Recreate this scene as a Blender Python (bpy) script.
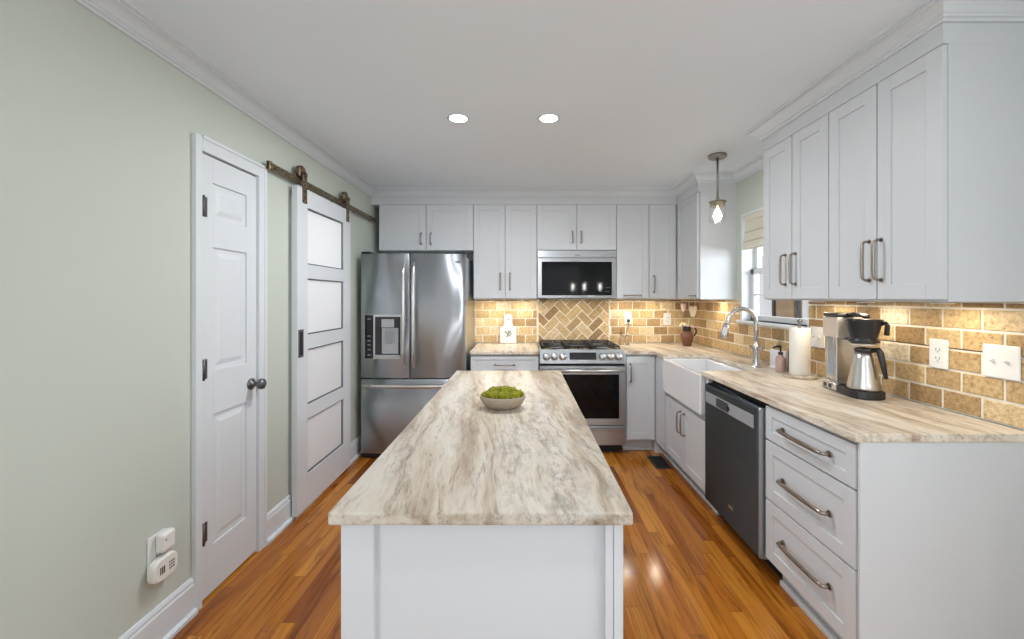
import bpy, bmesh, math, random
from mathutils import Vector, Matrix, noise
random.seed(7)
PI = math.pi
S = bpy.context.scene
C = S.collection
for o in list(bpy.data.objects): bpy.data.objects.remove(o, do_unlink=True)

# ------------------------------------------------------------------ camera
FPX = 400.0
EYE = 1.39
cd = bpy.data.cameras.new('camera'); cam = bpy.data.objects.new('camera', cd); C.objects.link(cam)
cd.sensor_fit = 'HORIZONTAL'; cd.sensor_width = 36.0
cd.lens = FPX / 1024 * 36.0
cd.shift_x = (512 - 523) / 1024
cd.shift_y = -(319.5 - 297.5) / 1024
cd.clip_start = 0.02; cd.clip_end = 200
cam.location = (0, 0, EYE); cam.rotation_euler = (PI / 2, 0, 0)
S.camera = cam

# ------------------------------------------------------------------ world, exposure
W = bpy.data.worlds.new('world'); S.world = W; W.use_nodes = True
bg = W.node_tree.nodes['Background']
bg.inputs[0].default_value = (0.93, 0.97, 1.0, 1); bg.inputs[1].default_value = 1.15
S.view_settings.view_transform = 'Standard'; S.view_settings.look = 'None'
S.view_settings.gamma = 1.0; S.view_settings.use_curve_mapping = False
S.view_settings.exposure = -0.12

def area(name, loc, rot, sx, sy, power, col=(1, 1, 1), spread=PI, disk=False, parent=None):
    l = bpy.data.lights.new(name, 'AREA'); l.energy = power; l.color = col
    l.shape = 'DISK' if disk else 'RECTANGLE'; l.size = sx
    if not disk: l.size_y = sy
    l.spread = spread
    o = bpy.data.objects.new(name, l); C.objects.link(o); o.location = loc; o.rotation_euler = rot
    if parent: o.parent = parent
    return o
# added fill lamps from the unseen dining end, plus daylight through the kitchen window
area('fill_patio_side', (0.1, -3.30, 1.30), (PI / 2, 0, 0), 3.0, 2.0, 7, (0.90, 0.95, 1.0))
area('fill_dining_side', (3.9, -1.6, 1.45), (0, PI / 2, 0), 1.8, 2.2, 42, (0.90, 0.95, 1.0))
area('fill_left_side', (-1.50, -1.45, 1.40), (0, -PI / 2, 0), 1.3, 1.5, 40, (0.90, 0.95, 1.0))  # added to brighten the drawer and cabinet fronts on the right
kd = area('daylight_kitchen_window', (3.05, 1.95, 2.35), (0, 0, 0), 2.2, 2.2, 260, (0.90, 0.95, 1.0))
kd.rotation_euler = (Vector((1.45, 3.15, 1.25)) - kd.location).to_track_quat('-Z', 'Y').to_euler()
CAN_W, PUCK_W = 11.0, 1.25
CAN_COL, PUCK_COL = (0.95, 0.97, 1.0), (1.0, 0.88, 0.70)

# ------------------------------------------------------------------ helpers
class MB:
    def __init__(s):
        s.bm = bmesh.new(); s.tone = None
    def faces_from(s, verts, faces, smooth=False, mi=0):
        vs = [s.bm.verts.new(v) for v in verts]; out = []
        for f in faces:
            try:
                fc = s.bm.faces.new([vs[i] for i in f]); fc.smooth = smooth; fc.material_index = mi; out.append(fc)
            except ValueError: pass
        return out
    def box(s, x0, x1, y0, y1, z0, z1, mi=0):
        if x0 > x1: x0, x1 = x1, x0
        if y0 > y1: y0, y1 = y1, y0
        if z0 > z1: z0, z1 = z1, z0
        v = [(x0,y0,z0),(x1,y0,z0),(x1,y1,z0),(x0,y1,z0),(x0,y0,z1),(x1,y0,z1),(x1,y1,z1),(x0,y1,z1)]
        f = [(0,3,2,1),(4,5,6,7),(0,1,5,4),(1,2,6,5),(2,3,7,6),(3,0,4,7)]
        s.faces_from(v, f, mi=mi); return s
    def prism(s, pts, a0, a1, axis='z', mi=0, smooth=False):
        """extrude a 2D polygon along an axis; pts are the two other axes in order x,y,z"""
        n = len(pts)
        def P(p, a):
            if axis == 'z': return (p[0], p[1], a)
            if axis == 'y': return (p[0], a, p[1])
            return (a, p[0], p[1])
        v = [P(p, a0) for p in pts] + [P(p, a1) for p in pts]
        fc = s.faces_from(v, [tuple(range(n))[::-1], tuple(range(n, 2*n))] , mi=mi)
        vs = list(s.bm.verts)[-2*n:]
        for i in range(n):
            j = (i+1) % n
            f = s.bm.faces.new([vs[i], vs[j], vs[n+j], vs[n+i]]); f.smooth = smooth; f.material_index = mi
        return s
    def lathe(s, prof, c=(0,0,0), seg=28, axis='z', mi=0, smooth=True, sx=1, sy=1):
        """prof: list of (radius, height)"""
        vs = []; c = Vector(c)
        def P(r, h, a):
            u, w = r*math.cos(a)*sx, r*math.sin(a)*sy
            if axis == 'z': return c + Vector((u, w, h))
            if axis == 'y': return c + Vector((u, h, w))
            return c + Vector((h, u, w))
        rings = []
        for r, h in prof:
            if r < 1e-6: rings.append([s.bm.verts.new(P(0, h, 0))])
            else: rings.append([s.bm.verts.new(P(r, h, 2*PI*k/seg)) for k in range(seg)])
        for a, b in zip(rings, rings[1:]):
            for k in range(seg):
                k2 = (k+1) % seg
                if len(a) == 1 and len(b) == 1: continue
                if len(a) == 1: q = [a[0], b[k2], b[k]]
                elif len(b) == 1: q = [a[k], a[k2], b[0]]
                else: q = [a[k], a[k2], b[k2], b[k]]
                try:
                    f = s.bm.faces.new(q); f.smooth = smooth; f.material_index = mi
                except ValueError: pass
        return s
    def cyl(s, c, r, h, axis='z', seg=24, mi=0, bev=0.0):
        b = min(bev, r*0.4, abs(h)*0.4) or 0
        sg = 1 if h > 0 else -1
        prof = [(0,0),(r-b,0),(r,b*sg),(r,h-b*sg),(r-b,h),(0,h)] if b else [(0,0),(r,0),(r,h),(0,h)]
        v0 = len(s.bm.faces)
        s.lathe(prof, c, seg, axis, mi, smooth=False)
        for f in list(s.bm.faces)[v0:]:
            if len(f.verts) == 4: f.smooth = True
        return s
    def tube(s, pts, r, seg=10, mi=0, flat=None, cap=True):
        pts = [Vector(p) for p in pts]; n = len(pts)
        rad = r if isinstance(r, (list, tuple)) else [r]*n
        rings = []; up = None
        for i, p in enumerate(pts):
            t = (pts[min(i+1, n-1)] - pts[max(i-1, 0)]).normalized()
            if up is None:
                up = Vector((0,0,1)) if abs(t.z) < 0.9 else Vector((0,1,0))
            a = (up - t*up.dot(t)).normalized(); b = t.cross(a); up = a
            fa, fb = flat if flat else (1, 1)
            rings.append([s.bm.verts.new(p + a*math.cos(2*PI*k/seg)*rad[i]*fa + b*math.sin(2*PI*k/seg)*rad[i]*fb) for k in range(seg)])
        for A, B in zip(rings, rings[1:]):
            for k in range(seg):
                f = s.bm.faces.new([A[k], A[(k+1)%seg], B[(k+1)%seg], B[k]]); f.smooth = True; f.material_index = mi
        if cap:
            for R_ in (rings[0][::-1], rings[-1]):
                f = s.bm.faces.new(R_); f.material_index = mi
        return s
    def sphere(s, c, r, sub=3, sc=(1,1,1), mi=0, disp=0.0, freq=40):
        m = Matrix.Translation(c) @ Matrix.Diagonal((r*sc[0], r*sc[1], r*sc[2], 1))
        f0 = len(s.bm.faces)
        g = bmesh.ops.create_icosphere(s.bm, subdivisions=sub, radius=1, matrix=m)
        c = Vector(c)
        for v in g['verts']:
            if disp:
                d = (v.co - c); v.co += d.normalized()*disp*(noise.noise(v.co*freq) + 0.6*noise.noise(v.co*freq*2.7))
            for f in v.link_faces: f.smooth = True; f.material_index = mi
        return s
    def xf(s, M, v0=0):
        for v in list(s.bm.verts)[v0:]: v.co = M @ v.co
        return s

def root_of(o):
    while o.parent: o = o.parent
    return o
def build(name, mb, mat, parent=None, bevel=0.0, world=False, kind=None, seg=2, angle=35):
    """link the collected geometry as ONE mesh object. Under a parent the geometry is in the thing's local frame."""
    me = bpy.data.meshes.new(name)
    bmesh.ops.recalc_face_normals(mb.bm, faces=mb.bm.faces)
    mb.bm.to_mesh(me); mb.bm.free()
    for m in (mat if isinstance(mat, (list, tuple)) else [mat]): me.materials.append(m)
    o = bpy.data.objects.new(name, me); C.objects.link(o)
    if parent is not None: o.parent = parent
    if bevel:
        b = o.modifiers.new('bevel', 'BEVEL'); b.width = bevel; b.segments = seg; b.limit_method = 'ANGLE'; b.angle_limit = math.radians(angle)
        b.harden_normals = False
    if kind: o['kind'] = kind
    return o
def thing(name, label, cat, loc=(0,0,0), rotz=0.0, group=None):
    o = bpy.data.objects.new(name, None); C.objects.link(o); o.empty_display_size = 0.05
    o.location = loc; o.rotation_euler = (0, 0, rotz)
    o['label'] = label; o['category'] = cat
    if group: o['group'] = group
    return o
def tag(o, label, cat, group=None, loc=None):
    o['label'] = label; o['category'] = cat
    if group: o['group'] = group
    if loc is not None: o.location = loc
    return o
def struct(name, mb, mat, parent=None, bevel=0.0):
    return build(name, mb, mat, parent, bevel, kind=None if parent is not None else 'structure')
def clone(root, label=None, loc=None, rotz=None, group=None):
    r = root.copy(); C.objects.link(r)
    if label: r['label'] = label
    if group: r['group'] = group
    if loc is not None: r.location = loc
    if rotz is not None: r.rotation_euler = (0, 0, rotz)
    def rec(src, dst):
        for ch in [x for x in bpy.data.objects if x.parent == src]:
            c = ch.copy(); C.objects.link(c); c.parent = dst; rec(ch, c)
    rec(root, r)
    return r

# ------------------------------------------------------------------ materials
def new_mat(name):
    m = bpy.data.materials.new(name); m.use_nodes = True
    return m, m.node_tree, m.node_tree.nodes['Principled BSDF']
def ND(nt, typ, **kw):
    n = nt.nodes.new(typ)
    for k, v in kw.items():
        if k.startswith('i_'): n.inputs[k[2:].replace('_', ' ')].default_value = v
        else: setattr(n, k, v)
    return n
def mapping(nt, scale=(1,1,1), rot=(0,0,0), loc=(0,0,0), src='Object'):
    tc = ND(nt, 'ShaderNodeTexCoord'); mp = ND(nt, 'ShaderNodeMapping')
    mp.inputs['Scale'].default_value = scale; mp.inputs['Rotation'].default_value = rot; mp.inputs['Location'].default_value = loc
    nt.links.new(tc.outputs[src], mp.inputs['Vector']); return mp.outputs['Vector']
def ramp(nt, fac, stops):
    r = ND(nt, 'ShaderNodeValToRGB'); e = r.color_ramp.elements
    while len(e) > 1: e.remove(e[-1])
    e[0].position = stops[0][0]; e[0].color = (*stops[0][1], 1)
    for p, c in stops[1:]:
        x = e.new(p); x.color = (*c, 1)
    nt.links.new(fac, r.inputs[0]); return r.outputs[0]
def mixc(nt, fac, a, b, mode='MIX'):
    m = ND(nt, 'ShaderNodeMix', data_type='RGBA', blend_type=mode)
    for sock, v in ((m.inputs[0], fac), (m.inputs[6], a), (m.inputs[7], b)):
        if isinstance(v, (int, float)): sock.default_value = v
        elif isinstance(v, tuple): sock.default_value = (*v, 1)
        else: nt.links.new(v, sock)
    return m.outputs[2]
def mth(nt, op, a, b=None, c=None):
    m = ND(nt, 'ShaderNodeMath', operation=op)
    for i, v in enumerate((a, b, c)):
        if v is None: continue
        if isinstance(v, (int, float)): m.inputs[i].default_value = v
        else: nt.links.new(v, m.inputs[i])
    return m.outputs[0]
def bump(nt, h, bsdf, strength=0.2, dist=0.002):
    b = ND(nt, 'ShaderNodeBump'); b.inputs['Strength'].default_value = strength; b.inputs['Distance'].default_value = dist
    nt.links.new(h, b.inputs['Height']); nt.links.new(b.outputs[0], bsdf.inputs['Normal'])
def simple(name, col, rough=0.5, metal=0.0, var=0.04, scale=6, bmp=0.0, emit=None, spec=None, coat=0.0):
    m, nt, b = new_mat(name)
    n = ND(nt, 'ShaderNodeTexNoise'); n.inputs['Scale'].default_value = scale; n.inputs['Detail'].default_value = 3
    nt.links.new(mapping(nt), n.inputs['Vector'])
    a = tuple(max(0, c*(1-var)) for c in col); d = tuple(min(1, c*(1+var)) for c in col)
    nt.links.new(mixc(nt, n.outputs[0], a, d), b.inputs['Base Color'])
    b.inputs['Roughness'].default_value = rough; b.inputs['Metallic'].default_value = metal
    if spec is not None: b.inputs['Specular IOR Level'].default_value = spec
    if coat: b.inputs['Coat Weight'].default_value = coat
    if bmp: bump(nt, n.outputs[0], b, bmp)
    if emit:
        b.inputs['Emission Color'].default_value = (*emit[0], 1); b.inputs['Emission Strength'].default_value = emit[1]
    return m

M = {}
M['wall'] = simple('sage_paint', (0.56, 0.60, 0.535), 0.75, var=0.012, scale=3)
M['ceiling'] = simple('ceiling_paint', (0.83, 0.89, 0.95), 0.85, var=0.01, scale=3)
M['trim'] = simple('white_trim_paint', (0.70, 0.735, 0.765), 0.38, var=0.01)
M['cab'] = simple('white_cabinet_paint', (0.635, 0.654, 0.675), 0.48, var=0.008)
M['cabbox'] = simple('white_cabinet_panel', (0.635, 0.654, 0.675), 0.5, var=0.008)
M['whitewall'] = simple('white_wall_paint', (0.74, 0.74, 0.74), 0.7, var=0.01)
M['dark'] = simple('dark_recess', (0.02, 0.02, 0.022), 0.7)
M['black'] = simple('black_plastic', (0.018, 0.018, 0.02), 0.35)
M['iron'] = simple('cast_iron', (0.022, 0.022, 0.024), 0.55, bmp=0.2, scale=200)
M['glassblack'] = simple('black_glass', (0.004, 0.004, 0.005), 0.05, spec=0.22)
M['ceramic'] = simple('white_fireclay', (0.84, 0.84, 0.85), 0.12, var=0.005, coat=0.4)
M['plate'] = simple('white_plastic', (0.82, 0.82, 0.80), 0.3)
M['plastic_ivory'] = simple('ivory_plastic', (0.80, 0.80, 0.74), 0.35)
M['gunmetal'] = simple('gunmetal', (0.16, 0.16, 0.17), 0.35, metal=0.9)
M['paper'] = simple('paper_towel', (0.78, 0.75, 0.69), 0.9, bmp=0.4, scale=120)
M['shade'] = simple('cream_linen', (0.72, 0.69, 0.58), 0.9, bmp=0.3, scale=250)
M['jug'] = simple('brown_glazed_clay', (0.14, 0.055, 0.03), 0.3, var=0.4, scale=18)
M['jugrim'] = simple('black_glaze', (0.015, 0.014, 0.016), 0.25)
M['petal'] = simple('cream_petals', (0.82, 0.72, 0.55), 0.7, var=0.15, scale=60)
M['petalpink'] = simple('pink_petals', (0.78, 0.55, 0.50), 0.7, var=0.15, scale=60)
M['stem'] = simple('green_stem', (0.22, 0.25, 0.10), 0.6)
M['bowl'] = simple('beige_speckled_pottery', (0.37, 0.30, 0.22), 0.6, var=0.18, scale=90, bmp=0.3)
M['soap'] = simple('pink_soap', (0.50, 0.34, 0.30), 0.2)
M['leafprint'] = simple('grey_green_print', (0.16, 0.20, 0.18), 0.6)
M['boardwhite'] = simple('white_painted_wood', (0.80, 0.78, 0.74), 0.5, scale=14)
M['satin'] = simple('satin_silver', (0.66, 0.65, 0.64), 0.28, metal=1.0)
M['champagne'] = simple('cream_metallic', (0.70, 0.62, 0.54), 0.4, metal=0.35)
M['woodext'] = simple('brown_cedar', (0.30, 0.20, 0.12), 0.7, var=0.3, scale=9)
M['whiteext'] = simple('white_siding', (0.80, 0.82, 0.85), 0.6)
M['outdoor_dark'] = simple('dark_post', (0.03, 0.035, 0.045), 0.6)
M['oil'] = simple('dark_oil', (0.13, 0.07, 0.03), 0.2)
M['table'] = simple('dark_walnut', (0.07, 0.04, 0.025), 0.4, var=0.3)

def brushed(name, col, rough=0.24, horiz=False, contrast=0.12, big=0.0, aniso=0.8):
    m, nt, b = new_mat(name)
    v = mapping(nt, (3, 3, 260) if horiz else (260, 260, 3))
    n = ND(nt, 'ShaderNodeTexNoise'); n.inputs['Scale'].default_value = 1.0; n.inputs['Detail'].default_value = 2
    nt.links.new(v, n.inputs['Vector'])
    c = mixc(nt, n.outputs[0], tuple(x*(1-contrast) for x in col), tuple(min(1, x*(1+contrast)) for x in col))
    nt.links.new(c, b.inputs['Base Color']); b.inputs['Metallic'].default_value = 1.0
    r = mth(nt, 'MULTIPLY_ADD', n.outputs[0], 0.10, rough - 0.05); nt.links.new(r, b.inputs['Roughness'])
    tg = ND(nt, 'ShaderNodeTangent', direction_type='RADIAL', axis='Z'); nt.links.new(tg.outputs[0], b.inputs['Tangent'])
    b.inputs['Anisotropic'].default_value = aniso; b.inputs['Anisotropic Rotation'].default_value = 0.25
    if big:   # slightly wavy sheet: long soft ripples of pressed stainless steel
        n2 = ND(nt, 'ShaderNodeTexNoise'); n2.inputs['Scale'].default_value = 1.0; n2.inputs['Detail'].default_value = 0.5
        nt.links.new(mapping(nt, (6.5, 6.5, 0.35)), n2.inputs['Vector'])
        b2 = ND(nt, 'ShaderNodeBump'); b2.inputs['Strength'].default_value = big; b2.inputs['Distance'].default_value = 0.02
        nt.links.new(n2.outputs[0], b2.inputs['Height']); nt.links.new(b2.outputs[0], b.inputs['Normal'])
    return m
M['steel'] = brushed('brushed_stainless', (0.60, 0.64, 0.68), 0.44, False, 0.05, big=0.5, aniso=1.0)
M['steelh'] = brushed('brushed_stainless_horizontal', (0.46, 0.48, 0.50), 0.32, True, 0.06)
M['dwsteel'] = brushed('dark_stainless', (0.12, 0.15, 0.185), 0.44, False, 0.05, aniso=1.0)
M['chrome'] = simple('polished_steel', (0.60, 0.60, 0.61), 0.26, metal=1.0, var=0.0)
M['pull'] = brushed('brushed_champagne_bronze', (0.36, 0.315, 0.27), 0.30, True, 0.2)
M['nickel'] = simple('brushed_nickel', (0.36, 0.34, 0.315), 0.32, metal=1.0)
def antique():
    m, nt, b = new_mat('antique_brass')
    n = ND(nt, 'ShaderNodeTexNoise'); n.inputs['Scale'].default_value = 70; n.inputs['Detail'].default_value = 4
    nt.links.new(mapping(nt), n.inputs['Vector'])
    nt.links.new(ramp(nt, n.outputs[0], [(0.3, (0.07, 0.05, 0.03)), (0.55, (0.28, 0.22, 0.14)), (0.8, (0.5, 0.42, 0.28))]), b.inputs['Base Color'])
    b.inputs['Metallic'].default_value = 0.9; b.inputs['Roughness'].default_value = 0.42
    return m
M['antique'] = antique()
def granite(name, seed=0.0, light=1.0):
    m, nt, b = new_mat(name)
    base = mapping(nt, (1, 1, 1), (0, 0, math.radians(-6)), (seed, seed*1.7, 0))
    wn = ND(nt, 'ShaderNodeTexNoise'); wn.inputs['Scale'].default_value = 2.6; wn.inputs['Detail'].default_value = 2
    nt.links.new(base, wn.inputs['Vector'])
    off = ND(nt, 'ShaderNodeVectorMath', operation='MULTIPLY_ADD')
    nt.links.new(wn.outputs['Color'], off.inputs[0]); off.inputs[1].default_value = (0.11, 0.05, 0.0); nt.links.new(base, off.inputs[2])
    def streak(scale, detail, rough=0.6, dist=0.0):
        mp = ND(nt, 'ShaderNodeMapping'); mp.inputs['Scale'].default_value = scale; nt.links.new(off.outputs[0], mp.inputs['Vector'])
        n = ND(nt, 'ShaderNodeTexNoise'); n.inputs['Scale'].default_value = 1.0; n.inputs['Detail'].default_value = detail
        n.inputs['Roughness'].default_value = rough; n.inputs['Distortion'].default_value = dist
        nt.links.new(mp.outputs[0], n.inputs['Vector']); return n.outputs[0]
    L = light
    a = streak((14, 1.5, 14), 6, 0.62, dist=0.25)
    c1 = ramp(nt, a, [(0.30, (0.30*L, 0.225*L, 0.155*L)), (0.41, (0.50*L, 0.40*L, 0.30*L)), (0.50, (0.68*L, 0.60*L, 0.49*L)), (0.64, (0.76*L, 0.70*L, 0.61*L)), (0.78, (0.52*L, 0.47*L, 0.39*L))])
    f = streak((52, 6.5, 52), 5, 0.72, dist=0.25)
    fm = ramp(nt, f, [(0.36, (0.45, 0.40, 0.35)), (0.47, (0.92, 0.91, 0.90)), (0.60, (1, 1, 1)), (0.70, (0.76, 0.68, 0.58))])
    c2 = mixc(nt, 0.75, c1, fm, 'MULTIPLY')
    g = streak((8.0, 1.5, 8.0), 3, 0.55, dist=0.3)
    gm = ramp(nt, g, [(0.50, (0, 0, 0)), (0.64, (1, 1, 1))])
    sp = streak((34, 13, 34), 6, 0.75)
    sm = ramp(nt, sp, [(0.47, (0, 0, 0)), (0.60, (1, 1, 1))])
    mask = mth(nt, 'MULTIPLY', mth(nt, 'MULTIPLY', gm, sm), 0.68)
    c3 = mixc(nt, mask, c2, (0.25, 0.225, 0.20))
    nt.links.new(c3, b.inputs['Base Color']); b.inputs['Roughness'].default_value = 0.30
    b.inputs['Specular IOR Level'].default_value = 0.4
    return m
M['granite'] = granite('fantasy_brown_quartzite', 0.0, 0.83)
M['granite_lit'] = granite('fantasy_brown_quartzite_lit', 3.3, 1.10)  # lighter copy of the same stone, window glare put into its colour
def oak():
    m, nt, b = new_mat('honey_oak_strip_floor')
    tc = ND(nt, 'ShaderNodeTexCoord'); sx = ND(nt, 'ShaderNodeSeparateXYZ'); nt.links.new(tc.outputs['Object'], sx.inputs[0])
    X, Y = sx.outputs[0], sx.outputs[1]
    wdt = 0.0572
    u = mth(nt, 'DIVIDE', X, wdt); iu = mth(nt, 'FLOOR', u); fu = mth(nt, 'FRACT', u)
    w1 = ND(nt, 'ShaderNodeTexWhiteNoise', noise_dimensions='1D'); nt.links.new(iu, w1.inputs['W'])
    yo = mth(nt, 'MULTIPLY_ADD', w1.outputs[0], 7.3, Y)
    v = mth(nt, 'DIVIDE', yo, 0.82); iv = mth(nt, 'FLOOR', v); fv = mth(nt, 'FRACT', v)
    cmb = ND(nt, 'ShaderNodeCombineXYZ'); nt.links.new(iu, cmb.inputs[0]); nt.links.new(iv, cmb.inputs[1])
    w2 = ND(nt, 'ShaderNodeTexWhiteNoise', noise_dimensions='2D'); nt.links.new(cmb.outputs[0], w2.inputs['Vector'])
    tone = ramp(nt, w2.outputs[0], [(0.0, (0.22, 0.06, 0.010)), (0.18, (0.38, 0.122, 0.014)), (0.5, (0.47, 0.172, 0.020)), (0.8, (0.56, 0.225, 0.030)), (0.93, (0.46, 0.165, 0.02)), (1.0, (0.30, 0.09, 0.012))])
    # grain, shifted board by board
    c3 = ND(nt, 'ShaderNodeCombineXYZ')
    nt.links.new(mth(nt, 'MULTIPLY', X, 26), c3.inputs[0])
    nt.links.new(mth(nt, 'MULTIPLY', Y, 2.0), c3.inputs[1])
    nt.links.new(mth(nt, 'MULTIPLY', w2.outputs[0], 37), c3.inputs[2])
    g = ND(nt, 'ShaderNodeTexNoise'); g.inputs['Scale'].default_value = 1.0; g.inputs['Detail'].default_value = 6
    g.inputs['Roughness'].default_value = 0.62; g.inputs['Distortion'].default_value = 1.1
    nt.links.new(c3.outputs[0], g.inputs['Vector'])
    gr = ramp(nt, g.outputs[0], [(0.30, (0.30, 0.22, 0.16)), (0.42, (0.72, 0.66, 0.60)), (0.54, (1.08, 1.08, 1.08)), (0.64, (1.04, 1.02, 1.0)), (0.75, (0.66, 0.58, 0.50))])
    c = mixc(nt, 0.85, tone, gr, 'MULTIPLY')
    kn = ND(nt, 'ShaderNodeTexVoronoi'); kn.inputs['Scale'].default_value = 1.0
    nt.links.new(mapping(nt, (5.2, 2.0, 1)), kn.inputs['Vector'])
    km = ramp(nt, kn.outputs['Distance'], [(0.04, (0.25, 0.16, 0.12)), (0.13, (1, 1, 1))])
    c = mixc(nt, 0.8, c, km, 'MULTIPLY')
    du = mth(nt, 'ABSOLUTE', mth(nt, 'SUBTRACT', fu, 0.5)); dv = mth(nt, 'ABSOLUTE', mth(nt, 'SUBTRACT', fv, 0.5))
    gap = mth(nt, 'MAXIMUM', mth(nt, 'GREATER_THAN', du, 0.487), mth(nt, 'GREATER_THAN', dv, 0.4985))
    c = mixc(nt, mth(nt, 'MULTIPLY', gap, 0.65), c, (0.06, 0.02, 0.008))
    nt.links.new(c, b.inputs['Base Color'])
    b.inputs['Specular IOR Level'].default_value = 0.35; r = mth(nt, 'MULTIPLY_ADD', g.outputs[0], 0.12, 0.08); nt.links.new(r, b.inputs['Roughness'])
    b.inputs['Coat Weight'].default_value = 0.06; b.inputs['Coat Roughness'].default_value = 0.08
    h = mth(nt, 'SUBTRACT', mth(nt, 'MULTIPLY', g.outputs[0], 0.25), gap)
    bump(nt, h, b, 0.25, 0.0012)
    return m
M['oak'] = oak()
def tile():
    m, nt, b = new_mat('tumbled_travertine')
    at = ND(nt, 'ShaderNodeVertexColor', layer_name='tone')
    sx = ND(nt, 'ShaderNodeSeparateColor'); nt.links.new(at.outputs[0], sx.inputs[0])
    tone = ramp(nt, sx.outputs[0], [(0.0, (0.34, 0.215, 0.10)), (0.2, (0.50, 0.345, 0.17)), (0.5, (0.65, 0.475, 0.25)), (0.8, (0.72, 0.57, 0.37)), (1.0, (0.76, 0.65, 0.48))])
    n = ND(nt, 'ShaderNodeTexNoise'); n.inputs['Scale'].default_value = 58; n.inputs['Detail'].default_value = 7; n.inputs['Roughness'].default_value = 0.78
    nt.links.new(mapping(nt), n.inputs['Vector'])
    nn = ramp(nt, n.outputs[0], [(0.33, (0.42, 0.31, 0.20)), (0.45, (0.88, 0.83, 0.75)), (0.56, (1.08, 1.09, 1.10)), (0.67, (1.28, 1.33, 1.42))])
    c = mixc(nt, 0.9, tone, nn, 'MULTIPLY')
    nt.links.new(c, b.inputs['Base Color']); b.inputs['Roughness'].default_value = 0.55
    bump(nt, n.outputs[0], b, 0.35, 0.002)
    return m
M['tile'] = tile()
M['grout'] = simple('cream_grout', (0.86, 0.80, 0.68), 0.9, var=0.05, scale=60, bmp=0.3)
def moss():
    m, nt, b = new_mat('preserved_moss')
    n = ND(nt, 'ShaderNodeTexNoise'); n.inputs['Scale'].default_value = 260; n.inputs['Detail'].default_value = 4
    nt.links.new(mapping(nt), n.inputs['Vector'])
    nt.links.new(ramp(nt, n.outputs[0], [(0.3, (0.06, 0.075, 0.002)), (0.5, (0.20, 0.205, 0.004)), (0.72, (0.44, 0.43, 0.02))]), b.inputs['Base Color'])
    b.inputs['Roughness'].default_value = 0.95; bump(nt, n.outputs[0], b, 0.9, 0.004)
    return m
M['moss'] = moss()
def glass(name, col=(1,1,1), rough=0.0, thin=True):
    m, nt, b = new_mat(name)
    b.inputs['Base Color'].default_value = (*col, 1); b.inputs['Roughness'].default_value = rough
    b.inputs['Transmission Weight'].default_value = 1.0; b.inputs['IOR'].default_value = 1.12 if thin else 1.45
    n = ND(nt, 'ShaderNodeTexNoise'); n.inputs['Scale'].default_value = 2
    nt.links.new(mth(nt, 'MULTIPLY_ADD', n.outputs[0], 0.004, rough), b.inputs['Roughness'])
    return m
M['glass'] = glass('clear_glass')
M['frost'] = None
def frosted():
    m, nt, b = new_mat('frosted_glass')
    b.inputs['Base Color'].default_value = (0.88, 0.89, 0.90, 1); b.inputs['Roughness'].default_value = 0.35
    tr = ND(nt, 'ShaderNodeBsdfTranslucent'); tr.inputs[0].default_value = (0.9, 0.91, 0.92, 1)
    mx = ND(nt, 'ShaderNodeMixShader'); mx.inputs[0].default_value = 0.5
    out = nt.nodes['Material Output']
    nt.links.new(b.outputs[0], mx.inputs[1]); nt.links.new(tr.outputs[0], mx.inputs[2]); nt.links.new(mx.outputs[0], out.inputs[0])
    n = ND(nt, 'ShaderNodeTexNoise'); n.inputs['Scale'].default_value = 300; nt.links.new(mapping(nt), n.inputs['Vector']); bump(nt, n.outputs[0], b, 0.1)
    return m
M['frost'] = frosted()
def pane():
    m, nt, b = new_mat('window_pane')
    g = ND(nt, 'ShaderNodeBsdfGlossy'); g.inputs['Roughness'].default_value = 0.02
    t = ND(nt, 'ShaderNodeBsdfTransparent'); lw = ND(nt, 'ShaderNodeLayerWeight'); lw.inputs[0].default_value = 0.5
    f = mth(nt, 'MULTIPLY_ADD', mth(nt, 'POWER', lw.outputs['Facing'], 4.0), 0.5, 0.025)
    mx = ND(nt, 'ShaderNodeMixShader'); nt.links.new(f, mx.inputs[0])
    nt.links.new(t.outputs[0], mx.inputs[1]); nt.links.new(g.outputs[0], mx.inputs[2])
    nt.links.new(mx.outputs[0], nt.nodes['Material Output'].inputs[0]); nt.nodes.remove(b)
    return m
M['pane'] = pane()
def emitter(name, col, st):
    return simple(name, col, 0.5, emit=(col, st))
M['lens'] = emitter('led_lens', (1.0, 0.97, 0.92), 14)
M['puck'] = emitter('warm_led_lens', (1.0, 0.85, 0.6), 8)
M['bulb'] = emitter('lit_bulb', (1.0, 0.97, 0.93), 40)
M['bulb_far'] = emitter('clear_candle_bulb', (1.0, 0.97, 0.93), 130)
M['display'] = simple('dark_display', (0.008, 0.008, 0.01), 0.12)
M['icon'] = simple('display_icons', (0.16, 0.17, 0.18), 0.5)
M['icon'].node_tree.nodes['Principled BSDF'].inputs['Roughness'].default_value = 0.6
M['silver'] = simple('silver_panel', (0.42, 0.43, 0.44), 0.38, metal=0.25)

# ------------------------------------------------------------------ room dimensions
XL, XR, YB, YF, ZC = -1.46, 1.80, 4.175, -3.45, 2.43
XRF = 3.95          # the dining end of the room is wider on the right
Y_DIN = -0.30

m = MB(); m.box(-3.4, 4.15, YF-0.15, YB+0.15, -0.05, 0.0); struct('floor', m, M['oak'])
m = MB(); m.box(XL+0.25, 3.7, YF+0.3, -0.25, 0.0005, 0.014); rug = build('reflection_rug', m, simple('grey_wool_rug', (0.55, 0.57, 0.60), 0.95, bmp=0.4, scale=150), bevel=0.005); tag(rug, 'unseen pale grey rug added to neutralise reflections in the steel fridge', 'rug')  # rug added behind the camera to grey the warm reflections and bounce
m = MB(); m.box(XL-0.13, 4.1, YF-0.15, YB+0.15, ZC, ZC+0.06); struct('ceiling', m, M['ceiling'])

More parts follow.
